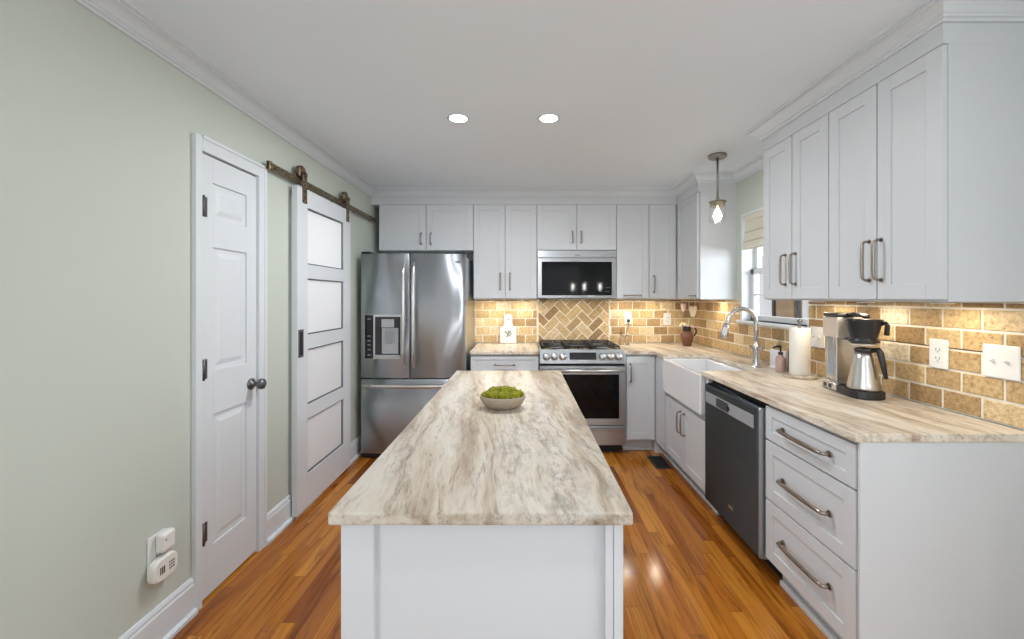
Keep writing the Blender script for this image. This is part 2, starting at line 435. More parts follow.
# left wall with the pantry doorway and the sliding-door opening
PD0, PD1, PDZ = 1.796, 2.188, 2.052      # pantry doorway
OP0, OP1, OPZ = 2.515, 3.19, 2.06       # opening behind the sliding door
m = MB()
for y0, y1, z0, z1 in ((YF, -2.2, 0, ZC), (-2.2, -0.7, 0, 0.75), (-2.2, -0.7, 2.05, ZC), (-0.7, PD0, 0, ZC), (PD0, PD1, PDZ, ZC), (PD1, OP0, 0, ZC), (OP0, OP1, OPZ, ZC), (OP1, YB+0.12, 0, ZC)):
    m.box(XL-0.12, XL, y0, y1, z0, z1)
struct('wall_left', m, M['wall'])
m = MB(); m.box(XL, XR+0.12, YB, YB+0.12, 0, ZC); wall_back = struct('wall_back', m, M['wall'])
# right wall with the sink window
WY0, WY1, WZ0, WZ1 = 2.515, 3.30, 1.205, 2.07
m = MB()
for y0, y1, z0, z1 in ((1.0, WY0, 0, ZC), (WY0, WY1, 0, WZ0), (WY0, WY1, WZ1, ZC), (WY1, YB, 0, ZC)):
    m.box(XR, XR+0.14, y0, y1, z0, z1)
wall_right = struct('wall_right', m, M['wall'])
m = MB(); m.box(XR+0.14, XRF, 0.95, 1.09, 0, ZC); m.box(XR, XR+0.14, 0.95, 1.0, 0, ZC); struct('wall_return', m, M['wall'])
m = MB()
for y0, y1, z0, z1 in ((YF, -2.5, 0, ZC), (-2.5, -0.7, 0, 0.4), (-2.5, -0.7, 2.2, ZC), (-0.7, 1.09, 0, ZC)):
    m.box(XRF, XRF+0.12, y0, y1, z0, z1)
struct('wall_dining', m, M['wall'])
m = MB()
for x0, x1, z0, z1 in ((XL-0.12, -1.4, 0, ZC), (-1.4, 1.6, 2.28, ZC), (1.6, XRF+0.12, 0, ZC)):
    m.box(x0, x1, YF-0.12, YF, z0, z1)
struct('wall_front', m, M['wall'])
# unseen patio glazing and dining window, added to let fill light in
m = MB()
for x in (-1.4, -0.43, 0.55, 1.55): m.box(x, x+0.06, YF-0.09, YF-0.03, 0, 2.28)
m.box(-1.4, 1.6, YF-0.09, YF-0.03, 2.2, 2.28); m.box(-1.4, 1.6, YF-0.09, YF-0.03, 0, 0.10); m.box(-1.4, 1.6, YF-0.08, YF-0.04, 1.02, 1.06)
struct('added_window_2', m, M['trim'])
m = MB()
for y in (-2.5, -1.63, -0.76): m.box(XRF+0.02, XRF+0.08, y, y+0.06, 0.4, 2.2)
for z in (0.4, 1.27, 2.14): m.box(XRF+0.02, XRF+0.08, -2.5, -0.7, z, z+0.06)
struct('added_window_3', m, M['trim'])

m = MB()
for y in (-2.2, -1.48, -0.76): m.box(XL-0.10, XL-0.06, y, y+0.06, 0.75, 2.05)
for z in (0.75, 1.37, 1.99): m.box(XL-0.10, XL-0.06, -2.2, -0.7, z, z+0.06)
struct('added_window_4', m, M['trim'])  # unseen left window, added to go with the fill lamp there
# hall beyond the sliding door
m = MB(); m.box(-3.3, -3.2, 1.9, 4.2, 0, ZC); m.box(-3.2, XL-0.12, 1.9, 2.0, 0, ZC); m.box(-3.2, XL-0.12, 4.1, 4.2, 0, ZC); struct('wall_hall', m, M['whitewall'])
m = MB(); m.box(-3.3, XL-0.13, 1.9, 4.2, ZC, ZC+0.06); struct('ceiling_hall', m, M['ceiling'])
m = MB(); m.lathe([(0, 0), (0.08, 0), (0.14, -0.02), (0.15, -0.05), (0.10, -0.09), (0, -0.10)])
dome = build('dome_light', m, M['lens']); tag(dome, 'white dome ceiling light in the hall beyond the sliding door', 'ceiling light', loc=(-2.3, 2.95, ZC))
area('dome_glow', (0, 0, -0.12), (0, 0, 0), 0.3, 0.3, 22, (0.95, 0.97, 1.0), disk=True, parent=dome)

# ------------------------------------------------------------------ swept mouldings
def offset_path(path, d):
    """offset a 2D polyline to its left side by d with mitred corners"""
    out = []
    n = len(path)
    for i in range(n):
        p = Vector(path[i])
        ns = []
        if i > 0:
            t = (p - Vector(path[i-1])).normalized(); ns.append(Vector((-t.y, t.x)))
        if i < n-1:
            t = (Vector(path[i+1]) - p).normalized(); ns.append(Vector((-t.y, t.x)))
        if len(ns) == 1: out.append(p + ns[0]*d)
        else:
            s = (ns[0] + ns[1]); k = d*2/s.dot(s) if s.length > 1e-6 else d
            out.append(p + s*k)
    return out
def sweep(mb, path, profile, i0=None, i1=None):
    """sweep a closed (offset, z) profile along the path between vertices i0 and i1 (mitres from the whole path)"""
    i0 = 0 if i0 is None else i0; i1 = len(path)-1 if i1 is None else i1
    offs = [offset_path(path, d) for d, z in profile]
    np_ = len(profile)
    rings = []
    for i in range(i0, i1+1):
        rings.append([mb.bm.verts.new((offs[k][i].x, offs[k][i].y, profile[k][1])) for k in range(np_)])
    for A, B in zip(rings, rings[1:]):
        for k in range(np_):
            mb.bm.faces.new([A[k], A[(k+1)%np_], B[(k+1)%np_], B[k]])
    mb.bm.faces.new(rings[0][::-1]); mb.bm.faces.new(rings[-1])
UBD, URX = 3.845, 1.475      # door-face planes of the upper cabinets
CROWN = [(0, 2.355), (0.010, 2.355), (0.010, 2.365), (0.017, 2.368), (0.017, 2.375), (0.024, 2.380), (0.032, 2.391), (0.044, 2.402), (0.056, 2.408), (0.064, 2.409), (0.064, 2.416), (0.076, 2.418), (0.080, ZC), (0, ZC)]
cp = [(XL, YF), (XL, UBD), (URX, UBD), (URX, 3.37), (XR, 3.37), (XR, 2.458), (URX, 2.458), (URX, 1.405), (XR, 1.405), (XR, 1.0)]
# path runs with the room on its right-hand side, so reverse offsets
cpr = cp[::-1]
cn = len(cp)
for k, (a, b_) in enumerate([(8, 9), (6, 8), (4, 5), (1, 4), (0, 1)]):
    m = MB(); sweep(m, cpr, CROWN, cn-1-a if False else 0, 0) if False else None
    m2 = MB(); i0, i1 = {0: (8, 9), 1: (5, 8), 2: (4, 5), 3: (1, 4), 4: (0, 1)}[k]
    sweep(m2, cpr, CROWN, i0, i1)
    struct('trim_%d' % (k+1), m2, M['trim'])
    m.bm.free()
# flat frieze boards between cabinet tops and crown
m = MB()
m.box(XL+0.001, URX+0.02, UBD, YB-0.001, 2.283, 2.358)
struct('trim_6', m, M['cab'])
m = MB(); m.box(URX, XR-0.001, 3.37, UBD-0.001, 2.283, 2.358); struct('trim_7', m, M['cab'])
m = MB(); m.box(URX, XR-0.001, 1.405, 2.458, 2.283, 2.358); struct('trim_8', m, M['cab'])

BASEP = [(0, 0), (0.030, 0), (0.030, 0.016), (0.022, 0.022), (0.015, 0.024), (0.015, 0.128), (0.011, 0.136), (0.011, 0.146), (0.005, 0.158), (0, 0.160)]
def baseboard(name, x0, y0, x1, y1):
    m = MB(); sweep(m, [(x0, y0), (x1, y1)], BASEP); return struct(name, m, M['trim'], bevel=0)
baseboard('baseboard_left', XL, 1.762, XL, YF)
baseboard('baseboard_left_middle', XL, 2.513, XL, 2.246)
baseboard('baseboard_left_far', XL, 4.17, XL, 3.265)
baseboard('baseboard_front', -1.4, YF, XL, YF)

# ------------------------------------------------------------------ pantry door (structure)
m = MB()
m.box(XL-0.004, XL+0.020, 1.762, 1.798, 0, 2.117); m.box(XL-0.004, XL+0.020, 2.186, 2.240, 0, 2.117); m.box(XL-0.004, XL+0.020, 1.798, 2.186, 2.052, 2.117)
m.box(XL, XL+0.025, 2.228, 2.246, 0, 2.122); m.box(XL, XL+0.025, 1.798, 2.240, 2.106, 2.122)
struct('trim_9', m, M['trim'], bevel=0.002)
m = MB(); dxa, dxb = XL-0.040, XL+0.004
pan = [(1.760, 1.927), (1.046, 1.625), (0.232, 0.840)]
py0, py1 = 1.880, 2.108
m.box(dxa, dxb, 1.800, py0, 0.012, 2.046); m.box(dxa, dxb, py1, 2.184, 0.012, 2.046)
zs = [0.012] + [z for p in sorted(pan) for z in p] + [2.046]
for i in range(0, len(zs), 2): m.box(dxa, dxb, py0, py1, zs[i], zs[i+1])
for z0, z1 in pan:
    m.box(dxa+0.004, dxb-0.008, py0, py1, z0, z1)
    # raised field with sloping edges
    i1_, i2 = 0.022, 0.045
    a = [(dxb-0.008, py0+i1_, z0+i1_), (dxb-0.008, py1-i1_, z0+i1_), (dxb-0.008, py1-i1_, z1-i1_), (dxb-0.008, py0+i1_, z1-i1_)]
    b_ = [(dxb-0.002, py0+i2, z0+i2), (dxb-0.002, py1-i2, z0+i2), (dxb-0.002, py1-i2, z1-i2), (dxb-0.002, py0+i2, z1-i2)]
    m.faces_from(a+b_, [(4,5,6,7), (0,1,5,4), (1,2,6,5), (2,3,7,6), (3,0,4,7)])
door1 = struct('door_1', m, M['trim'], bevel=0.0008)
for hz in (1.805, 1.062, 0.315):
    h = MB(); h.box(XL+0.0045, XL+0.0065, 1.799, 1.842, hz-0.045, hz+0.045); h.cyl((XL+0.016, 1.808, hz-0.048), 0.006, 0.096, seg=12)
    build('hinge', h, M['gunmetal'], door1)
k = MB()
kc = (XL+0.004, 2.140, 0.928)
k.lathe([(0, 0), (0.030, 0), (0.031, 0.004), (0.026, 0.010), (0.012, 0.013), (0.011, 0.030), (0.014, 0.036), (0.024, 0.044), (0.029, 0.056), (0.026, 0.068), (0.014, 0.076), (0, 0.078)], kc, 24, 'x')
build('door_knob', k, M['gunmetal'], door1)

# ------------------------------------------------------------------ opening casing + sliding barn door
m = MB(); m.box(XL-0.125, XL+0.004, OP0, OP0+0.018, 0, OPZ); m.box(XL-0.125, XL+0.004, OP1-0.018, OP1, 0, OPZ); m.box(XL-0.125, XL+0.004, OP0, OP1, OPZ-0.018, OPZ)
m.box(XL-0.14, XL-0.12, OP0-0.06, OP0, 0, OPZ+0.06); m.box(XL-0.14, XL-0.12, OP1, OP1+0.06, 0, OPZ+0.06)
struct('trim_10', m, M['trim'])

bd = thing('barn_door', 'white sliding barn door with four frosted glass panels on the sage wall', 'door', (XL+0.04, 2.865, 0.028))
hw = 0.3815; th = 0.024
zb = 2.062
pz = [(0.215, 0.572), (0.664, 1.026), (1.120, 1.486), (1.578, 1.945)]
pyy = 0.263
m = MB()
def bdbox(mm, y0, y1, z0, z1, x0=-th+0.008, x1=th-0.004): mm.box(x0, x1, y0, y1, z0, z1)
bdbox(m, -hw, -pyy, 0, zb); bdbox(m, pyy, hw, 0, zb)
zz = [0] + [z for p in pz for z in p] + [zb]
for i in range(0, len(zz), 2): bdbox(m, -pyy, pyy, zz[i], zz[i+1])
build('door_frame', m, M['trim'], bd, bevel=0.002)
for z0, z1 in pz:
    g = MB(); g.box(-0.004, 0.002, -pyy+0.001, pyy-0.001, z0+0.001, z1-0.001); gp = build('glass_panel', g, M['frost'], bd)
    f = MB(); e = 0.008
    x1 = th-0.003
    for a0, a1, b0, b1 in ((-pyy, pyy, z0, z0+e), (-pyy, pyy, z1-e, z1), (-pyy, -pyy+e, z0, z1), (pyy-e, pyy, z0, z1)):
        f.box(0.003, x1-0.010, a0, a1, b0, b1)
    build('glazing_bead', f, M['gunmetal'], gp)
h = MB(); h.box(x1-0.002, x1+0.003, -0.373, -0.318, 1.155-0.170, 1.155+0.005)
hp = build('recessed_pull', h, M['gunmetal'], bd, bevel=0.001)
h = MB(); h.box(x1+0.0031, x1+0.0036, -0.362, -0.330, 1.0, 1.145); build('pull_recess', h, M['dark'], hp)
for yy in (-0.305, 0.325):
    s_ = MB(); s_.box(x1, x1+0.006, yy-0.024, yy+0.024, 1.965, 2.155)
    s_.cyl((x1+0.006, yy, 2.000), 0.008, 0.007, 'x', 12); s_.cyl((x1+0.006, yy, 2.045), 0.008, 0.007, 'x', 12); s_.cyl((x1+0.004, yy, 2.145), 0.013, 0.012, 'x', 12)
    hg = build('hanger_strap', s_, M['antique'], bd, bevel=0.001)
    w_ = MB(); w_.lathe([(0.006, -0.012), (0.044, -0.012), (0.046, -0.006), (0.036, 0.0), (0.046, 0.006), (0.044, 0.012), (0.006, 0.012)], (0.0, yy-0.004, 2.155+0.004), 24, 'x'); build('wheel', w_, M['antique'], hg)

rail = thing('barn_door_rail', 'antique brass flat rail the barn door hangs from', 'rail', (XL, 3.0, 2.132))
m = MB(); m.box(0.030, 0.040, -0.765, 0.86, -0.020, 0.020); build('flat_bar', m, M['antique'], rail, bevel=0.001)
for yy in (-0.70, -0.33, 0.05, 0.43, 0.80):
    s_ = MB(); s_.cyl((0.0, yy, 0), 0.011, 0.030, 'x', 14); s_.cyl((0.040, yy, 0), 0.010, 0.006, 'x', 6); build('standoff', s_, M['antique'], rail)
s_ = MB(); s_.box(0.026, 0.046, -0.765, -0.745, -0.024, 0.024); build('end_stop', s_, M['antique'], rail, bevel=0.002)

# ------------------------------------------------------------------ window over the sink
m = MB()
# jamb liner + sill
m.box(XR-0.002, XR+0.14, WY1-0.015, WY1, WZ0, WZ1); m.box(XR-0.002, XR+0.14, WY0, WY0+0.015, WZ0, WZ1); m.box(XR-0.002, XR+0.14, WY0, WY1, WZ1-0.015, WZ1)
m.box(XR-0.03, XR+0.14, WY0-0.03, WY1+0.03, WZ0-0.022, WZ0)                      # stool
win = struct('window_1', m, M['trim'], bevel=0.002)
f = MB(); fx0, fx1 = XR+0.072, XR+0.105
def sash(x0, x1, z0, z1, st=0.04):
    f.box(x0, x1, WY0+0.015, WY0+0.015+st, z0, z1); f.box(x0, x1, WY1-0.015-st, WY1-0.015, z0, z1)
    f.box(x0, x1, WY0+0.015, WY1-0.015, z0, z0+st); f.box(x0, x1, WY0+0.015, WY1-0.015, z1-st, z1)
    ym = (WY0+WY1)/2
    if z0 > 1.5: f.box(x0+0.008, x1-0.008, ym-0.009, ym+0.009, z0, z1)
    f.box(x0+0.008, x1-0.008, WY0+0.02, WY1-0.02, (z0+z1)/2-0.008, (z0+z1)/2+0.008)
sash(fx0, fx1, WZ0+0.002, 1.62); sash(fx0+0.03, fx1+0.03, 1.59, WZ1-0.015)
build('window_sash', f, M['trim'], win, bevel=0.002)
g = MB(); g.box(fx0+0.014, fx0+0.018, WY0+0.05, WY1-0.05, WZ0+0.04, 1.60); g.box(fx0+0.044, fx0+0.048, WY0+0.05, WY1-0.05, 1.62, WZ1-0.05)
build('window_glass', g, M['pane'], win)

sh = thing('roman_shade', 'cream roman shade folded up at the top of the sink window', 'blind', (XR+0.028, (WY0+WY1)/2, 1.780))
m = MB(); hwid = 0.365
def pleat(z0, z1, d): m.prism([(-0.006, z0), (-d, z0+0.006), (-d*0.9, z0+0.35*(z1-z0)), (-0.008, z1), (0.0, z1), (0.0, z0)], -hwid, hwid, 'y') if False else m.prism([(-0.004, z0), (-d, z0+0.004), (-d*0.85, z0+0.3*(z1-z0)), (-0.010, z1), (0.002, z1), (0.002, z0)], -hwid, hwid, 'y')
pleat(0.225, 0.315, 0.018); pleat(0.135, 0.230, 0.022); pleat(0.060, 0.140, 0.030); pleat(0.0, 0.085, 0.042)
build('fabric_folds', m, M['shade'], sh)
m = MB(); m.box(-0.026, 0.002, -hwid, hwid, 0.285, 0.318); build('head_rail', m, M['shade'], sh, bevel=0.002)

# outdoors seen through that window: a screened porch
m = MB(); m.box(2.0, 9, 1.5, 14, -0.6, -0.5); struct('ground', m, simple('pale_paving', (0.5, 0.5, 0.48), 0.9))
m = MB(); m.box(4.6, 4.75, 6.80, 7.28, -0.5, 1.9); po = build('cedar_screen', m, M['woodext'], bevel=0.004); tag(po, 'brown cedar screen panel outdoors beyond the sink window', 'screen')
for x_, y_, lab in ((4.62, 7.36, 'dark square porch post outside, left of the brown screen'), (4.62, 6.72, 'dark square porch post outside, right of the brown screen')):
    m = MB(); m.box(-0.028, 0.028, -0.028, 0.028, -0.5, 3.0); m.box(-0.06, 0.06, -0.06, 0.06, -0.5, -0.38); p_ = build('porch_post', m, M['outdoor_dark'], bevel=0.004); tag(p_, lab, 'post', 'porch posts', (x_, y_, 0))
m = MB()
for i in range(14): m.prism([(7.0, -0.5+i*0.22), (6.97, -0.5+i*0.22), (6.99, -0.5+(i+1)*0.22), (7.0, -0.5+(i+1)*0.22)], 5.0, 14.0, 'y')
m.box(7.0, 7.2, 5.0, 14.0, -0.5, 2.6); sd = build('neighbouring_wall', m, M['whiteext']); tag(sd, 'white sided outbuilding wall beyond the sink window', 'wall')

# ------------------------------------------------------------------ tile backsplashes
def clip(poly, x0, x1, y0, y1):
    def cut(p, inside, inter):
        out = []
        for i in range(len(p)):
            a, b = p[i-1], p[i]
            if inside(b):
                if not inside(a): out.append(inter(a, b))
                out.append(b)
            elif inside(a): out.append(inter(a, b))
        return out
    def ix(v): return lambda a, b: (v, a[1]+(b[1]-a[1])*(v-a[0])/(b[0]-a[0]))
    def iy(v): return lambda a, b: (a[0]+(b[0]-a[0])*(v-a[1])/(b[1]-a[1]), v)
    for ins, it in ((lambda p: p[0] >= x0, ix(x0)), (lambda p: p[0] <= x1, ix(x1)), (lambda p: p[1] >= y0, iy(y0)), (lambda p: p[1] <= y1, iy(y1))):
        poly = cut(poly, ins, it)
        if len(poly) < 3: return []
    return poly
def shrink(poly, d):
    c = (sum(p[0] for p in poly)/len(poly), sum(p[1] for p in poly)/len(poly))
    out = []
    n = len(poly)
    for i in range(n):
        p0, p, p1 = Vector(poly[i-1]), Vector(poly[i]), Vector(poly[(i+1) % n])
        a = (p-p0); b = (p1-p)
        if a.length < 1e-6 or b.length < 1e-6: return None
        a.normalize(); b.normalize()
        na, nb = Vector((-a.y, a.x)), Vector((-b.y, b.x)); s = na+nb
        if s.length < 1e-3: return None
        out.append(tuple(p + s*(2*d/s.dot(s))))
    ar = sum(out[i-1][0]*out[i][1]-out[i][0]*out[i-1][1] for i in range(n))/2
    return out if ar > 1e-5 else None
def area2(p): return sum(p[i-1][0]*p[i][1]-p[i][0]*p[i-1][1] for i in range(len(p)))/2
def add_tiles(polys, to3, name, parent, bias=0.0):
    m = MB(); lay = m.bm.loops.layers.color.new('tone')
    for poly in polys:
        if area2(poly) < 0: poly = poly[::-1]
        a = shrink(poly, 0.0050); b = shrink(poly, 0.0074)
        if not a or not b or len(a) != len(b): continue
        n = len(a)
        v = [to3(p, 0.004) for p in a] + [to3(p, 0.0085) for p in a] + [to3(p, 0.0105) for p in b]
        t = min(1, max(0, random.gauss(0.5+bias, 0.22)))
        fs = m.faces_from(v, [tuple(range(2*n, 3*n))] + [(i, (i+1) % n, n+(i+1) % n, n+i) for i in range(n)] + [(n+i, n+(i+1) % n, 2*n+(i+1) % n, 2*n+i) for i in range(n)])
        for f in fs:
            for l in f.loops: l[lay] = (t, t, t, 1)
    return build(name, m, M['tile'], parent)
def running(u0, u1, v0, v1, phase=0.0, holes=()):
    L, H = 0.147, 0.0858; out = []; r = 0; v = v0
    while v < v1 - 0.006:
        u = u0 - L + ((r % 2)*0.5 + phase) % 1*L - L
        while u < u1:
            if u + L > u0:
                parts = [(u, u+L, v, v+H)]
                for hx0, hx1, hz0, hz1 in holes:
                    nx = []
                    for a0, a1, b0, b1 in parts:
                        if a1 <= hx0 or a0 >= hx1 or b1 <= hz0 or b0 >= hz1: nx.append((a0, a1, b0, b1)); continue
                        if a0 < hx0: nx.append((a0, hx0, b0, b1))
                        if a1 > hx1: nx.append((hx1, a1, b0, b1))
                        if b0 < hz0: nx.append((max(a0, hx0), min(a1, hx1), b0, hz0))
                        if b1 > hz1: nx.append((max(a0, hx0), min(a1, hx1), hz1, b1))
                    parts = nx
                for a0, a1, b0, b1 in parts:
                    p = clip([(a0, b0), (a1, b0), (a1, b1), (a0, b1)], u0, u1, v0, v1)
                    if p and area2(p) > 0.0002: out.append(p)
            u += L
        v += H; r += 1
    return out
BZ0, BZ1 = 0.916, 1.372
bp = lambda p, d: (p[0], YB - d, p[1])
m = MB(); m.box(-0.60, XR-0.001, YB-0.006, YB-0.0005, BZ0, 1.3735); sp = build('backsplash_grout', m, M['grout'], wall_back)
add_tiles(running(-0.60, 0.147, BZ0, BZ1, 0.25), bp, 'backsplash_tiles', wall_back, 0.16)
add_tiles(running(0.905, XR-0.010, BZ0, BZ1, 0.6), bp, 'backsplash_tiles', wall_back, 0.10)
polys = []
a_ = 0.0815; cs = math.sqrt(0.5)
for i in range(-20, 21):
    for j in range(-12, 13):
        ox, oy = i + 2*j, i - 2*j
        for rect in ((0, 2, 0, 1), (0, 1, 1, 3)):
            q = [(rect[0], rect[2]), (rect[1], rect[2]), (rect[1], rect[3]), (rect[0], rect[3])]
            q = [((x+ox)*a_, (y+oy)*a_) for x, y in q]
            q = [(0.50 + (x-y)*cs, 1.14 + (x+y)*cs) for x, y in q]
            if area2(q) < 0: q = q[::-1]
            q = clip(q, 0.158, 0.893, BZ0, BZ1)
            if q and area2(q) > 0.0002: polys.append(q)
add_tiles(polys, bp, 'herringbone_tiles', wall_back, 0.02)
m = MB()
m.box(0.145, 0.157, YB-0.012, YB-0.002, BZ0, BZ1); m.box(0.894, 0.906, YB-0.012, YB-0.002, BZ0, BZ1); build('tile_border', m, M['grout'], wall_back, bevel=0.002)
rp = lambda p, d: (XR - d, p[0], p[1])
hole = (WY0-0.002, WY1+0.002, WZ0-0.024, 3)
m = MB()
m.box(XR-0.006, XR-0.0005, 1.40, YB-0.012, BZ0, WZ0-0.024); m.box(XR-0.006, XR-0.0005, 1.40, hole[0], WZ0-0.03, 1.3735); m.box(XR-0.006, XR-0.0005, hole[1], YB-0.012, WZ0-0.03, 1.3735)
build('backsplash_grout', m, M['grout'], wall_right)
add_tiles([[(p[0], p[1]) for p in q] for q in running(1.40, YB-0.010, BZ0, BZ1, 0.1, [hole])], rp, 'backsplash_tiles', wall_right, 0.0)

# ------------------------------------------------------------------ cabinet builders (local: x width, y back, z up, front at y=0, doors at y<0)
def shaker(mb, x0, x1, z0, z1, yf=-0.020, rail=0.058, rec=0.0065):
    g = 0.0024; x0 += g; x1 -= g; z0 += g; z1 -= g
    r = min(rail, (x1-x0)*0.32, (z1-z0)*0.30)
    for a in ((x0, x0+r, z0, z1), (x1-r, x1, z0, z1), (x0+r, x1-r, z0, z0+r), (x0+r, x1-r, z1-r, z1)):
        mb.box(a[0], a[1], yf, -0.001, a[2], a[3])
    mb.box(x0+r-0.002, x1-r+0.002, yf+rec, -0.002, z0+r-0.002, z1-r+0.002)
def pull(cx, cz, L, vert, yf=-0.020, proj=0.032, r=0.0052, mirror=False):
    mb = MB(); h = L/2
    pr = [(-h, 0), (-h, -proj*0.55), (-h+0.006, -proj*0.86), (-h*0.8, -proj*0.95), (-h*0.4, -proj*0.99), (0, -proj*1.0)]
    pr = pr + [(-a, b) for a, b in pr[:-1][::-1]]
    P = [((cx, yf+b, cz+a) if vert else (cx+a, yf+b, cz)) for a, b in pr]
    rr = [r*1.1, r, r, r*1.05, r*1.2, r*1.25, r*1.2, r*1.05, r, r, r*1.1]
    mb.tube(P, rr, 10)
    for sgn in (-1, 1):
        c = (cx, yf, cz+sgn*h) if vert else (cx+sgn*h, yf, cz)
        mb.cyl(c, r*1.7, -0.003, 'y', 14)
    return mb
def front(kind, par, x0, x1, z0, z1, hs=None, rail=0.058, yf=-0.020):
    mb = MB(); shaker(mb, x0, x1, z0, z1, yf, rail); d = build(kind, mb, M['cab'], par, bevel=0.0012)
    if hs:
        cx, cz, L, vert = hs
        build('handle', pull(cx, cz, L, vert, yf, r=0.0074 if L > 0.2 else 0.0054), M['pull'], d)
    return d
def cabinet(name, label, loc, rotz, w, d, z0, z1, fronts, toe=None, group=None):
    t = thing(name, label, 'cabinet', loc, rotz, group)
    m = MB(); m.box(0.0008, w-0.0008, 0, d, z0, z1)
    if toe is not None: m.box(0.0008, w-0.0008, toe, d, 0, z0)
    build('cabinet_box', m, M['cabbox'], t)
    for f in fronts: front(f[0], t, *f[1:])
    return t
UZ0, UZ1 = 1.375, 2.283
BU = UBD + 0.020
UD = YB - BU - 0.001
# back wall uppers
cabinet('upper_cabinet', 'short white two-door cabinet above the refrigerator', (-1.385, BU, 0), 0, 0.908, UD, 1.842, UZ1,
        [('door', 0, 0.453, 1.842, UZ1, (0.453-0.045, 1.955, 0.105, True)), ('door', 0.455, 0.908, 1.842, UZ1, (0.455+0.045, 1.955, 0.105, True))], group='upper cabinets on the back wall')
cabinet('upper_cabinet', 'tall white two-door cabinet between refrigerator and microwave', (-0.476, BU, 0), 0, 0.609, UD, UZ0, UZ1,
        [('door', 0, 0.304, UZ0+0.005, UZ1, (0.304-0.045, 1.545, 0.155, True)), ('door', 0.305, 0.609, UZ0+0.005, UZ1, (0.305+0.045, 1.545, 0.155, True))], group='upper cabinets on the back wall')
cabinet('upper_cabinet', 'short white two-door cabinet above the microwave', (0.134, BU, 0), 0, 0.764, UD, 1.846, UZ1,
        [('door', 0, 0.381, 1.846, UZ1, (0.381-0.040, 1.97, 0.105, True)), ('door', 0.383, 0.764, 1.846, UZ1, (0.383+0.040, 1.97, 0.105, True))], group='upper cabinets on the back wall')
cabinet('upper_cabinet', 'narrow white cabinet right of the microwave, horizontal handle at its foot', (0.899, BU, 0), 0, 0.312, UD, UZ0, UZ1,
        [('door', 0, 0.312, UZ0+0.005, UZ1, (0.156, UZ0+0.034, 0.16, False))], group='upper cabinets on the back wall')
cabinet('upper_cabinet', 'white corner cabinet door with a vertical handle at its lower left', (1.212, BU, 0), 0, 0.587, UD, UZ0, UZ1,
        [('door', 0, 0.261, UZ0+0.005, UZ1, (0.045, 1.52, 0.155, True))], group='upper cabinets on the back wall')
# right wall uppers, doors face -X
RU = URX + 0.020
RUD = XR - RU - 0.001
cabinet('upper_cabinet', 'white cabinet left of the sink window with a blank panel towards the room', (RU, UBD-0.001, 0), -PI/2, 0.475, RUD, UZ0, UZ1,
        [('door', 0.022, 0.455, UZ0+0.005, UZ1, (0.385, UZ0+0.03, 0.09, False))])
cabinet('upper_cabinet', 'white two-door wall cabinet beside the sink window, above the paper towels', (RU, 2.458, 0), -PI/2, 0.526, RUD, UZ0, UZ1,
        [('door', 0, 0.262, UZ0+0.006, UZ1, (0.262-0.050, 1.545, 0.165, True)), ('door', 0.264, 0.526, UZ0+0.006, UZ1, (0.264+0.030, 1.545, 0.165, True))], group='upper cabinets over the right counter')
cabinet('upper_cabinet', 'nearest white two-door wall cabinet, above the coffee maker and switches', (RU, 1.931, 0), -PI/2, 0.526, RUD, UZ0, UZ1,
        [('door', 0, 0.262, UZ0+0.006, UZ1, (0.262-0.035, 1.545, 0.165, True)), ('door', 0.264, 0.526, UZ0+0.006, UZ1, (0.264+0.020, 1.545, 0.165, True))], group='upper cabinets over the right counter')
# base cabinets
BF = 3.58; BFD = YB - BF - 0.008; BZT = 0.883; TK = 0.112
RF = 1.20; RFD = XR - RF - 0.008
cabinet('base_cabinet', 'white base cabinet with a drawer between refrigerator and range', (-0.468, BF, 0), 0, 0.608, BFD, TK, BZT,
        [('drawer', 0, 0.608, 0.712, 0.872, (0.304, 0.792, 0.17, False), 0.035), ('door', 0, 0.303, TK+0.005, 0.708, (0.26, 0.62, 0.13, True)), ('door', 0.305, 0.608, TK+0.005, 0.708, (0.35, 0.62, 0.13, True))], toe=0.075)
cabinet('base_cabinet', 'narrow white single-door base cabinet right of the range', (0.907, BF, 0), 0, 0.271, BFD, TK, BZT,
        [('door', 0.012, 0.268, TK+0.012, 0.868, (0.048, 0.72, 0.155, True))], toe=0.075)
# near drawer stack
db = cabinet('drawer_cabinet', 'white three-drawer base cabinet nearest the camera, right of dishwasher', (RF, 1.950, 0), -PI/2, 0.538, RFD, TK, BZT,
        [('drawer', 0.002, 0.532, 0.706, 0.868, (0.272, 0.787, 0.275, False), 0.045), ('drawer', 0.002, 0.532, 0.420, 0.702, (0.272, 0.557, 0.275, False), 0.055), ('drawer', 0.002, 0.532, 0.128, 0.416, (0.272, 0.276, 0.275, False), 0.055)], toe=0.065)
m = MB(); m.box(0.5385, 0.5480, -0.019, RFD, 0, BZT); build('end_panel', m, M['cab'], db, bevel=0.001)
# sink base
sk = thing('sink_cabinet', 'white two-door cabinet under the farmhouse sink', 'cabinet', (RF, 3.330, 0), -PI/2)
m = MB(); m.box(0.001, 0.779, 0, RFD, TK, 0.605); m.box(0.001, 0.779, 0.065, RFD, 0, TK); m.box(0.001, 0.014, 0, RFD, 0.605, BZT); m.box(0.747, 0.779, -0.015, RFD, 0.605, BZT)
build('cabinet_box', m, M['cabbox'], sk)
for x0, x1, hx in ((0.010, 0.376, 0.342), (0.378, 0.745, 0.412)):
    front('door', sk, x0, x1, TK+0.008, 0.584, (hx, 0.46, 0.155, True))
m = MB(); m.box(0.745, 0.779, -0.019, -0.0005, TK, 0.605); build('stile', m, M['cab'], sk)
